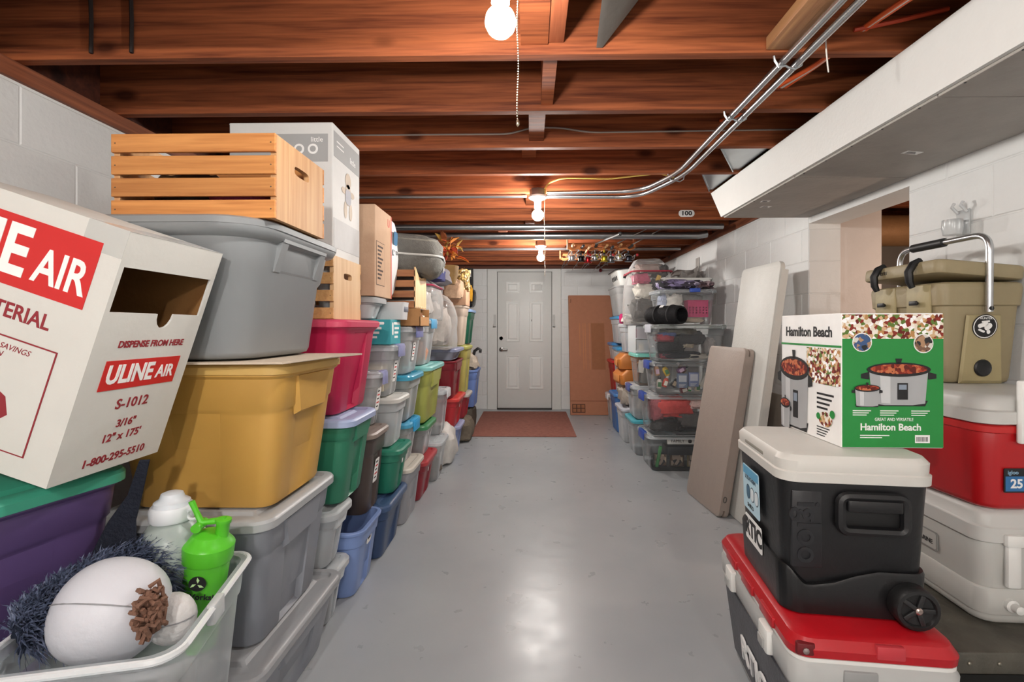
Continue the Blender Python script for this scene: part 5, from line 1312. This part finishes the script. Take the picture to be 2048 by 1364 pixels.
# ================================================================ far right stacks
BLU = '#2f4fa8'
CL2 = clear('#e8ecee', .06, .12)
def rtote(label, xr, y0, y1, z0, z1, body=None, lid=None, W=.58, **k):
    k.setdefault('bot', .9); k.setdefault('notch', .003); k.setdefault('handle', False)
    return tote(label, xr, y0, y1, z0, z1, body or CL2, lid, W, side=-1, **k)
rtote('clear bin of picture frames on the floor, lowest of the front clear stack', .985, 4.06, 4.5, .0, .31, None, CL2, .60, latch=BLU)
rtote('clear bin holding coral and black clothes, second from the floor', .985, 4.06, 4.5, .312, .645, None, CL2, .60, latch=BLU)
rtote('clear bin of bottles and toiletries, third from the floor', 1.03, 4.06, 4.5, .647, .92, None, CL2, .58, latch=BLU)
rtote('clear bin packed with dark folded clothes, fourth from the floor', 1.04, 4.04, 4.5, .922, 1.235, None, clear('#dfe7e2', .15), .60, latch='#c9ccd6')
rtote('clear bin with a pink basket and white towels, top of the front clear stack', 1.115, 4.22, 4.60, 1.237, 1.545, None, clear('#dfe4e8', .2), .51)
tag(obj('bin_latch', MB().rbox(1.38, 1.47, 4.202, 4.235, 1.515, 1.549, .005), plastic(BLU, .35)), 'blue clip latch on the bin of white towels', 'latch')
# contents, front row behind the near wall of each bin
def C(label, cat, x, y, z, sx, sy, sz, col, name, seed=None, amp=.25, pw=.55, f=None, freq=2.4):
    return content(label, cat, (x, y, z), (sx, sy, sz), f or fabric(col), name, seed, amp, pw, .95, freq)
def K(label, cat, x, y, z, sx, sy, sz, col, name, rot=None, rough=.6):
    return carton(label, cat, (x, y, z), (sx, sy, sz), plain(col, rough, 0, .08), 0, name, rot)
# bin 1
K('black document case in the floor clear bin', 'case', 1.33, 4.2, .13, .17, .08, .035, '#22252a', 'document_case')
fs = K('white sign with a black heart in the floor clear bin', 'sign', 1.33, 4.16, .215, .16, .012, .028, '#d9d9d4', 'heart_sign')
text('lettering', 'FAMILY', .035, PRINT_BLACK, fs, frame_m((-.13, -.0125, .028), (1, 0, 0), (0, 0, 1)))
plate('heart', PRINT_BLACK, fs, frame_m((.03, -.0125, .028), (1, 0, 0), (0, 0, 1)), -.016, .016, -.016, .014, .0008, .012)
for i, (x, c, l) in enumerate(((1.12, '#2a2d30', 'dark picture frame at the aisle side of the floor clear bin'), (1.26, '#4a3a30', 'brown picture frame in the middle of the floor clear bin'), (1.41, '#8a7a5a', 'gold edged picture frame at the wall side of the floor clear bin'))):
    pf = thing('picture_frame', l, 'picture frame', (x, 4.19, .016))
    obj('frame', MB().box(-.06, -.05, -.008, .008, 0, .115).box(.05, .06, -.008, .008, 0, .115).box(-.05, .05, -.008, .008, 0, .01).box(-.05, .05, -.008, .008, .105, .115), plain(c, .5), pf, smooth=False)
    obj('picture', MB().box(-.05, .05, -.003, .003, .01, .105), speckle('picture%d' % i, ['#6a5a4a', '#a8988a', '#3a3a40', '#c9b9a0'], 30), pf, smooth=False)
K('green handled tool in the floor clear bin', 'tool', 1.08, 4.16, .02, .012, .012, .09, '#3f8a4a', 'hand_tool', (0, .2, 0))
# bin 2
C('coral red shirt in the second clear bin', 'shirt', 1.24, 4.22, .525, .15, .09, .085, '#d8504c', 'shirt', 51, .3)
C('dusty pink shirt at the aisle side of the second clear bin', 'shirt', 1.09, 4.24, .50, .06, .1, .09, '#a85a62', 'shirt', 52)
C('black handbag in the second clear bin', 'handbag', 1.16, 4.2, .375, .12, .08, .05, '#1d1b1c', 'handbag', 53, .35, f=plain('#1d1b1c', .3, 0, .2, .4, 30))
C('grey sweater in the second clear bin', 'sweater', 1.38, 4.2, .42, .12, .08, .06, '#6e6c6a', 'sweater', 54)
C('pale pink pillow in the second clear bin', 'pillow', 1.43, 4.22, .56, .09, .08, .05, '#d9b9b2', 'pillow', 55)
C('dark folded trousers at the bottom of the second clear bin', 'trousers', 1.36, 4.25, .348, .14, .1, .025, '#2c2b30', 'trousers', 56)
# bin 3: toiletries
rows = [('yellow lotion bottle', '#d9b53a', 1.18, .80), ('red capped bottle', '#c2452f', 1.15, .70), ('purple shampoo bottle', '#6a3f6a', 1.26, .83), ('brown glass bottle', '#6a4a34', 1.33, .83), ('white pump bottle', '#d9d4cc', 1.10, .69), ('green cleaner bottle', '#2f9a4a', 1.36, .665), ('tan spray bottle', '#b98a64', 1.09, .80), ('black conditioner bottle', '#26262a', 1.22, .70), ('cream jar', '#e0d6c0', 1.43, .665), ('maroon soap bottle', '#7a2a34', 1.29, .665)]
for i, (l, c, x, z) in enumerate(rows):
    t = thing('toiletry_bottle', l + ' in the third clear bin', 'bottle', (x, 4.17 + .02 * (i % 2), z), rot=(0, R((-25, 20, 60, -40, 5, 10, -8, 30, 0, 75)[i]), 0))
    obj('bottle', MB().lathe([(.02, 0), (.024, .005), (.024, .06), (.014, .075), (.011, .08)], 12), plain(c, .35), t)
    obj('cap', MB().lathe([(.012, .08), (.012, .1), (.008, .102)], 10), PRINT_WHITE if i % 2 else PRINT_BLACK, t)
    plate('bottle_label', plain(('#3f7a4a', '#e6e0d4', '#d0b0c8', '#c9b79a')[i % 4], .6), t, frame_m((0, -.0242, .035), (1, 0, 0), (0, 0, 1)), -.014, .014, -.02, .02, .0008)
for (l, x, z, c, c2) in (('blue and white medicine box', 1.29, .70, '#7f93b4', '#dfe6ee'), ('pale blue tissue box', 1.385, .71, '#8f9cc8', '#e3e6f2')):
    bx_ = K(l + ' in the third clear bin', 'box', x, 4.14, z, .042, .02, .06, c, 'retail_box')
    plate('print_panel', plain(c2, .6), bx_, frame_m((0, -.0205, .06), (1, 0, 0), (0, 0, 1)), -.032, .032, -.01, .045)
    for k in range(3): plate('print_line', PRINT_WHITE, bx_, frame_m((0, -.0205, .03), (1, 0, 0), (0, 0, 1)), -.03, .025 - k * .01, -.005 - k * .01, -.001 - k * .01)
K('white flat carton leaning in the third clear bin', 'box', 1.47, 4.2, .70, .02, .015, .085, '#d6d3cb', 'flat_carton', (0, .5, 0))
# bin 4: clothes
for (l, x, z, sx, sz, c, sd) in (('navy folded jeans', 1.28, .975, .2, .03, '#23262f', 61), ('black folded trousers', 1.2, 1.045, .13, .045, '#1c1c20', 62), ('red and blue scarf', 1.15, 1.12, .09, .035, '#8f2f3a', 63), ('dark grey jacket', 1.36, 1.12, .14, .06, '#3a3a3c', 64), ('cream glove', 1.34, 1.06, .06, .022, '#c9bda6', 65), ('olive grey hoodie', 1.27, 1.175, .16, .03, '#5c584e', 66), ('light grey sock bundle', 1.53, 1.05, .05, .07, '#a8a4a2', 67), ('blue denim shirt', 1.18, 1.15, .08, .022, '#4a5a86', 68), ('white undershirt', 1.41, .965, .11, .025, '#cfc9be', 69), ('dusty red sweater', 1.17, .965, .08, .022, '#8a3f4c', 70)):
    C(l + ' in the fourth clear bin', 'clothing', x, 4.2, z, sx * .9, .09, sz, c, 'folded_clothes', sd)
# bin 5
C('white bunched towel in the top clear bin', 'towel', 1.27, 4.36, 1.40, .09, .08, .115, '#d6d3cc', 'towel', 71, .3, .8)
C('cream folded sheet at the bottom of the top clear bin', 'sheet', 1.37, 4.37, 1.275, .17, .08, .024, '#cfc2ae', 'sheet', 72)
C('pale blue cloth at the aisle side of the top clear bin', 'cloth', 1.185, 4.37, 1.40, .035, .07, .10, '#a9b0c4', 'cloth', 73)
C('grey plush toy in the top clear bin', 'plush toy', 1.46, 4.44, 1.46, .09, .05, .05, '#9a9694', 'plush_toy', 74)
pb = thing('pink_basket', 'hot pink plastic basket with round holes inside the top clear bin', 'basket', (1.475, 4.34, 1.302))
PK = plastic('#c8306e', .4)
mb = MB(); wx, hz = .088, .145; nx, nz = 6, 3
# front wall with real holes: grid of square cells each with an octagonal hole
def holed(mb, w, z0, z1, nx, nz, y0, y1, rad):
    for i in range(nx):
        for j in range(nz):
            cx = -w + 2 * w * (i + .5) / nx; cz = z0 + (z1 - z0) * (j + .5) / nz
            hx, hz = w / nx, (z1 - z0) / nz / 2
            inn = [(cx + rad * math.cos(R(22.5 + 45 * k)), cz + rad * math.sin(R(22.5 + 45 * k))) for k in range(8)]
            out = [(cx + hx, cz + hz * .41), (cx + hx * .41, cz + hz), (cx - hx * .41, cz + hz), (cx - hx, cz + hz * .41), (cx - hx, cz - hz * .41), (cx - hx * .41, cz - hz), (cx + hx * .41, cz - hz), (cx + hx, cz - hz * .41)]
            mb.loft([[(p[0], y0, p[1]) for p in out], [(p[0], y0, p[1]) for p in inn], [(p[0], y1, p[1]) for p in inn], [(p[0], y1, p[1]) for p in out]], False, False)
            for a, b in ((0, 7), (1, 2), (3, 4), (5, 6)):
                pass
            for (k, c) in (((0, 1), (cx + hx, cz + hz)), ((2, 3), (cx - hx, cz + hz)), ((4, 5), (cx - hx, cz - hz)), ((6, 7), (cx + hx, cz - hz))):
                mb.add([(out[k[0]][0], y0, out[k[0]][1]), (c[0], y0, c[1]), (out[k[1]][0], y0, out[k[1]][1])], [(0, 1, 2)])
holed(mb, wx, .025, .095, nx, nz, -.06, -.056, .007)
mb.box(-wx, wx, -.06, -.056, 0, .025).box(-wx, wx, -.06, -.056, .095, hz).box(-wx, -wx + .004, -.056, .06, 0, hz).box(wx - .004, wx, -.056, .06, 0, hz).box(-wx, wx, .056, .06, 0, hz).box(-wx, wx, -.056, .056, 0, .004)
obj('basket_wall', mb, PK, pb, smooth=False)
obj('rim', MB().tube([Vector(p) for p in rr(0, 0, wx + .002, .062, .008, hz, 3)], .005, 6, closed=True), PK, pb)
# black duffel on bin 4
dfb = thing('duffel_bag', 'black rolled duffel bag with an open end on the clear bins', 'bag', (1.12, 3.90, 1.237), R(62))
def oval(rx, rz, y, cz=.075, n=20, wob=0):
    return [(rx * math.cos(2 * math.pi * k / n), y, cz + rz * math.sin(2 * math.pi * k / n) * (1 if math.sin(2 * math.pi * k / n) > 0 else .98)) for k in range(n)]
DB = fabric('#1b1b1d', .7)
L = [oval(.03, .03, .20), oval(.08, .065, .19), oval(.10, .076, .15), oval(.105, .08, 0), oval(.108, .082, -.12), oval(.10, .076, -.18), oval(.085, .06, -.185), oval(.075, .052, -.10), oval(.03, .02, -.09)]
L = [[(p[0], p[1], max(p[2], 0.0005)) for p in l][::-1] for l in L]
obj('body', MB().loft(L), DB, dfb, angle=60)
for y in (-.09, .06):
    o_ = [Vector((p[0] * 1.0, p[1], max(p[2], .0))) for p in oval(.109, .083, y)]
    obj('strap', MB().tube([p for p in o_ if p.z > .01], .006, 6), plain('#39393b', .6), dfb)
plate('white_tag', PRINT_WHITE, dfb, frame_m((-.055, .0, .147), (0, -1, 0), (1, 0, .75)), -.02, .02, -.015, .015, .003)
dfb.location = (1.135, 4.085, 1.2375); dfb.scale = (1, .82, 1); dfb.rotation_euler = (0, 0, R(42))
# clothing heap on the top bin
def pattern_cloth(name, cols): return speckle(name, cols, 26, .9)
content('purple and black patterned cloth heap on the top clear bin', 'cloth', (1.35, 4.40, 1.59), (.20, .17, .045), pattern_cloth('purple_pattern', ['#8d83a8', '#3a3440', '#b9b0c6', '#26242a', '#6a6080']), 'patterned_cloth', 81, .3, .6, .95)
content('dark mauve blouse lying at the wall side of the cloth heap', 'blouse', (1.53, 4.38, 1.585), (.09, .13, .035), pattern_cloth('mauve_pattern', ['#4a3a40', '#7a6468', '#2c2428', '#a8949a']), 'blouse', 82, .35, .6, .95)
tray = thing('white_tray', 'white plastic tray upended behind the cloth heap', 'tray', (1.50, 4.72, 1.545))
obj('tray', MB().loft([rr(0, 0, .2, .07, .03, 0, 4), rr(0, 0, .23, .08, .03, .13, 4), rr(0, 0, .225, .075, .03, .13, 4), rr(0, 0, .195, .065, .03, .005, 4)]), WHITE, tray)
obj('rim', MB().tube([Vector(p) for p in rr(0, 0, .232, .082, .03, .13, 4)], .008, 6, closed=True), WHITE, tray)
# second far-right column
rtote('clear tub with an aqua lid on the floor behind the front clear stack', .965, 4.56, 4.98, 0, .34, FROST, clear('#4fb0c0', .85, .3), .5)
rtote('clear bin with a blue latch and shut lid behind the bin of coral clothes', .965, 4.56, 4.98, .342, .66, FROST, FROST, .5, latch='#4a5a9a')
C('beige blanket in the shut clear bin behind the coral clothes', 'blanket', 1.2, 4.72, .48, .17, .12, .10, '#b9aca0', 'blanket', 83)
rtote('round-cornered clear tub with an aqua lid at shoulder of the bottles bin', .995, 4.56, 4.95, .662, .965, CL2, clear('#7fd0c2', .9, .3), .46, notch=.001)
K('grey boxed gadget in the aqua-lidded tub', 'box', 1.10, 4.68, .68, .05, .04, .075, '#6a6864', 'gadget_box', (0, .1, 0))
K('white card with a red dot in the aqua-lidded tub', 'card', 1.05, 4.64, .78, .03, .004, .06, '#ddd8d0', 'white_card', (0, .15, 0))
dw = thing('drawer_unit', 'clear plastic drawer unit of ornaments beside the dark clothes bin', 'drawers', (1.18, 4.76, .967))
obj('shell', MB().box(-.19, -.185, -.18, .18, 0, .265).box(.185, .19, -.18, .18, 0, .265).box(-.185, .185, .175, .18, 0, .265).box(-.185, .185, -.18, .175, .26, .265).box(-.185, .185, -.18, .175, 0, .005), CL2, dw, smooth=False)
for i in range(2):
    d_ = obj('drawer', MB().box(-.18, .18, -.19, -.184, .01 + i * .125, .128 + i * .125).box(-.18, .18, -.184, .17, .01 + i * .125, .014 + i * .125), FROST, dw, smooth=False)
    obj('drawer_pull', MB().rbox(-.04, .04, -.205, -.19, .06 + i * .125, .075 + i * .125, .003), WHITE, d_)
K('small gold figurine in the lower clear drawer', 'figurine', 1.07, 4.68, .985, .02, .02, .04, '#c9b08a', 'figurine')
K('maroon book in the upper clear drawer', 'book', 1.08, 4.7, 1.11, .05, .07, .045, '#6a2a3a', 'book')
# big vinyl bag of clothes
def big_bag(label, x, y, z, sx, sy, h, seed, piping=None):
    t = zip_bag(label, x - sx, x + sx, y - sy, y + sy, z, z + h, piping, seed); return t
big_bag('large clear vinyl bag of clothes with red piping at the joists', 1.17, 4.86, 1.236, .20, .24, .64, 11, '#a83a48')
for (l, x, y, z, sx, sy, sz, c, sd) in (('grey speckled sweater', 1.10, 4.74, 1.37, .12, .10, .11, '#55524f', 84), ('white blouse', 1.12, 4.72, 1.55, .10, .08, .07, '#d8d3c8', 85), ('black sequined top', 1.25, 4.74, 1.60, .09, .10, .07, '#2a2828', 86), ('pink hooded top', 1.08, 4.76, 1.68, .08, .08, .05, '#b84a6a', 87), ('red striped shirt', 1.16, 4.78, 1.78, .12, .10, .045, '#a8948c', 88), ('black leather jacket', 1.27, 4.80, 1.76, .07, .08, .06, '#1f1c1c', 89)):
    C(l + ' inside the large vinyl bag with red piping', 'clothing', x, y, z, sx, sy, sz, c, 'clothes', sd, .4)
K('small gold box on top of the black jacket in the vinyl bag', 'box', 1.22, 4.68, 1.655, .02, .012, .03, '#c9a23a', 'gold_box', (0, .4, 0))
C('large grey plastic sheet bunched against the wall behind the cloth heap', 'plastic sheet', 1.58, 4.95, 1.62, .12, .2, .16, '#b0aca8', 'plastic_sheet', 90, .35, f=plain('#8f8a86', .4, 0, .3, .4))
# third far-right column
rtote('pale clear tub with a white lid on the floor two stacks from the front', .955, 5.05, 5.5, 0, .37, FROST2, plastic('#c3c6cf', .45), .5)
C('wrapped bundles on the pale floor tub', 'bundle', 1.15, 5.25, .49, .19, .18, .115, '#b3a89c', 'bundles', 92, .3, f=plain('#b3a89c', .5, 0, .2, .4))
for i in range(2):
    t = thing('orange_tub', ('lower', 'upper')[i] + ' of the two orange tilted tubs', 'storage bin', (1.10, 5.25, .61 + i * .165), R((4, -3)[i]))
    ORG = plastic('#c87a36', .45)
    obj('body', MB().loft([rr(0, 0, .15, .18, .04, 0, 4), rr(0, 0, .16, .19, .04, .03, 4), rr(-.0, 0, .17, .2, .04, .10, 4), rr(.03, 0, .14, .2, .04, .158, 4)]), ORG, t)
    obj('front_flap', MB().rbox(-.176, -.168, -.12, .12, .03, .10, .004), plastic('#d68a44', .45), t)
    obj('pull', MB().rbox(.02, .09, -.207, -.198, .06, .075, .003), plastic('#e0a868', .45), t)
rtote('clear tub of craft paper above the orange tubs', .985, 5.06, 5.48, .945, 1.25, FROST, FROST, .45)
K('cream paper roll in the tub of craft paper', 'paper roll', 1.12, 5.2, .96, .04, .04, .12, '#d6ccba', 'paper_roll', (0, .3, 0))
C('white scarf with a magenta edge over the tub of craft paper', 'scarf', 1.07, 5.1, 1.30, .10, .09, .05, '#d3cfc8', 'scarf', 93, .4)
C('magenta gift bag behind the white scarf', 'gift bag', 1.02, 5.36, 1.305, .03, .06, .055, '#c2306a', 'gift_bag', 94)
# fourth far-right column, near the tall flat carton
rtote('low clear tub with white handles on the floor beside the flat carton', 1.0, 6.05, 6.5, 0, .36, FROST, FROST, .5, latch='#d9dade')
rtote('slim blue tub on the floor behind the pale clear tub', .965, 5.55, 5.98, 0, .45, plastic('#3f6fae', .4), plastic('#4a80bf', .4), .5)
rtote('red tub standing on the low clear tub', 1.02, 6.02, 6.48, .362, .80, plastic('#a3161c', .35), plastic('#c0282c', .35), .48, bot=.86)
rtote('clear tub with a blue dish lid on the slim blue tub', 1.0, 5.55, 5.95, .452, .98, FROST, clear('#3f8fc0', .85, .3), .46)
rtote('clear tub of wrapping supplies on the red tub', 1.02, 6.02, 6.45, .802, 1.02, FROST, clear('#3f7fb8', .85, .3), .46)
C('teal fabric roll inside the clear tub with the blue dish lid', 'fabric', 1.13, 5.7, .62, .05, .06, .14, '#2f9a9a', 'fabric_roll', 95)
rtote('clear tub of ribbons under the grey hamper', 1.01, 5.62, 6.2, 1.022, 1.345, FROST, plastic('#3f8fc0', .4), .46)
hm = rtote('grey fabric hamper tub under the white laundry basket', .99, 5.62, 6.25, 1.347, 1.70, plain('#a3a3a2', .8, 0, .08, .2), None, .46, bot=.82)
lb = thing('laundry_basket', 'white laundry basket with slotted holes, highest on the far right stack', 'basket', (1.24, 5.95, 1.702), rot=(R(0), R(-6), 0))
mb = MB()
q = lambda s, z, g=0: rr(0, 0, .2 * s + g, .27 * s + g, .06, z, 5)
mb.loft([q(.86, 0), q(.87, .01), q(1.0, .2), q(1.0, .2, .018), q(1.0, .213, .018), q(1.0, .215, -.004), q(.86, .012, -.004)])
obj('body', mb, WHITE, lb)
for sg in (-1, 1):
    for i in range(4):
        y = -.135 + i * .09
        o = obj('slot', MB().rbox(-.004, .004, -.016, .016, -.025, .025, .002, .015, 3), plain('#1d1d1f', .8), lb, loc=(sg * .1925, y, .12), rot=(R(18), sg * R(8.5), 0))  # near-black plates paint the shade seen through the holes
for i in range(4):
    obj('slot', MB().rbox(-.016, .016, -.004, .004, -.025, .025, .002, .0035, 2), plain('#1d1d1f', .8), lb, loc=(-.12 + i * .08, -.2625, .12), rot=(R(-10), R(18), 0))  # same dark plates for the shaded holes on the near side
obj('grip', MB().tube([Vector(p) for p in rr(0, 0, .219, .289, .06, .207, 5)], .007, 6, closed=True), plastic('#2c2c2e', .5), lb)
# flat carton leaning on the back wall
fc = thing('flat_carton', 'tall flat brown carton leaning on the back wall beside the door', 'box', (.875, 6.70, .004), rot=(R(-13), 0, 0))
CF = card('#a9745a')
obj('carton', MB().rbox(-.315, .315, 0, .07, 0, 1.72, .004), CF, fc, smooth=False)
M_ = frame_m((0, -.0005, 0), (1, 0, 0), (0, 0, 1))
TAPE = card('#976548')
plate('pasted_panel', TAPE, fc, M_, .0, .19, .63, 1.30, .0015)
for x in (-.17, -.12, -.09, -.03): plate('tape_strip', card('#b87c58'), fc, M_, x, x + .012, .63 + .2 * (x < -.15), 1.30, .001)
plate('seam', plain('#6a3a24', .8), fc, M_, -.31, .31, .188, .194, .0008)
pm_ = plate('handling_marks', plain('#4a2c1e', .8), fc, M_, -.29, -.11, .03, .15, .0008)
for i in range(3):
    for k in range(2): plate('mark_icon', TAPE, pm_, M_ @ Matrix.Translation((0, 0, .0008)), -.28 + i * .058, -.235 + i * .058, .04 + k * .055, .085 + k * .055, .0005)
plate('handling_marks', plain('#4a2c1e', .8), fc, M_, .2, .26, .04, .11, .0008)
text('lettering', 'J', .06, plain('#4a2c1e', .8), fc, M_ @ Matrix.Translation((-.29, 1.64, 0)))

# ---- fishing rod rack under the ceiling
rk = thing('rod_rack', 'wooden rack of drilled boards for fishing rods fixed under the joists', 'rack', (.70, 5.1, 2.0))
PINE = wood('#a85f30', '#d08a50', 'x', .6, 1.2, False)
def rack_board(y, x0, x1, z, n):
    # a board lying flat with drilled holes, hung by two hangers
    mb = MB(); w = (x1 - x0)
    sub = MB(); holed(sub, w / 2, -.045, .045, n, 1, -.008, .008, .026)
    sub.v = [Vector((v.x + (x0 + x1) / 2, v.y, v.z)) for v in sub.v]
    b = obj('drilled_board', sub, PINE, rk, smooth=False, loc=(0, y, z), rot=(R(-35), 0, 0))
    for x in (x0 - .008, x1):
        obj('hanger', MB().box(x, x + .01, y - .035, y + .035, z - .02, z + .105), PINE, rk, smooth=False)
rack_board(-.35, -.33, .31, .0, 7)
rack_board(.35, -.36, .26, -.0, 7)
rndr = random.Random(11)
RC = ['#c9c9cc', '#2a2a2c', '#a8242a', '#8a8d90', '#c9b83a', '#6a6c70', '#d6d2cc', '#3a3c44']
names = ['silver reel with tan cork grip', 'black reel with dark rod', 'red spinning reel', 'grey baitcast reel', 'yellow capped reel', 'gunmetal reel', 'white spool reel', 'blue-black reel']
for i in range(8):
    x = -.29 + i * .078
    t = thing('fishing_rod', 'fishing rod with %s in the ceiling rack' % names[i], 'fishing rod', (.70 + x, 5.0, 1.985 - .01 * (i % 3)), R(rndr.uniform(-3, 3)), 'fishing rods in the ceiling rack')
    obj('blank', MB().tube([(0, -.2, .01), (0, .9, .012), (rndr.uniform(-.02, .02), 1.6, .02)], [.007, .005, .002], 6), plain('#2e2a28', .4), t)
    obj('grip', MB().tube([(0, -.42, .008), (0, -.38, .008), (0, -.2, .01), (0, -.08, .01)], [.012, .013, .011, .008], 8), plain(('#b98a5a', '#232324')[i % 2], .7), t)
    rl = obj('reel', MB().tube([(0, -.25, -.0), (0, -.25, -.05)], .007, 6).lathe([(.012, -.02), (.028, -.02), (.03, -.014), (.02, -.01), (.02, .01), (.03, .014), (.028, .02), (.01, .02)], 14, (0, -.25, -.075)), metal(RC[i], .3), t)
    rl.scale = (1.3, 1, 1.3)
    obj('crank', MB().tube([(.012, -.25, -.075), (.04, -.25, -.075), (.045, -.26, -.045), (.06, -.26, -.045)], .005, 6), metal('#9a9a9c', .3), rl)
    obj('crank_knob', MB().sphere((.065, -.26, -.045), .012, 8, 6), plain(('#1a1a1c', '#a8242a', '#c9b83a')[i % 3], .4), rl)
    obj('bail', MB().tube([(.03 * math.cos(a), -.272, -.075 + .03 * math.sin(a)) for a in [R(-20 + 22 * k) for k in range(10)]], .0025, 5), metal('#d9d9d9', .2), rl)
    for k in range(3):
        obj('guide', MB().tube([(.008 * math.cos(a), .2 + k * .35, -.002 + .008 * math.sin(a)) for a in [R(45 * q_) for q_ in range(8)]], .0015, 4, closed=True), metal('#b9b9bb', .3), t)
for i, (p0, p1, l) in enumerate((((.82, 4.55, 2.0), (1.06, 4.2, 2.085), 'thin rod tip slanting up at the near side of the rack'), ((.96, 4.6, 1.99), (1.16, 4.3, 2.08), 'second thin rod tip slanting up beside the first'), ((.62, 4.6, 2.0), (.76, 4.1, 2.0), 'rod butt with black knob pointing out of the rack'))):
    t = thing('fishing_rod', l, 'fishing rod', p0, 0, 'loose rods on the ceiling rack')
    d = Vector(p1) - Vector(p0)
    obj('blank', MB().tube([(0, 0, 0), d], [.006, .003] if i < 2 else [.008, .008], 6), plain('#8a8682', .4), t)
    obj('tip', MB().sphere(d, .006 if i < 2 else .018, 8, 6), plain('#2a2a2c', .5), t)
tag(obj('red_bobber', MB().sphere((0, 0, 0), .024, 14, 8).tube([(0, 0, .02), (0, 0, .065)], .002, 5), plain('#7a1420', .35), loc=(1.04, 7.168, 2.05)), 'small round dark red bobber hanging at the top of the back wall', 'bobber')
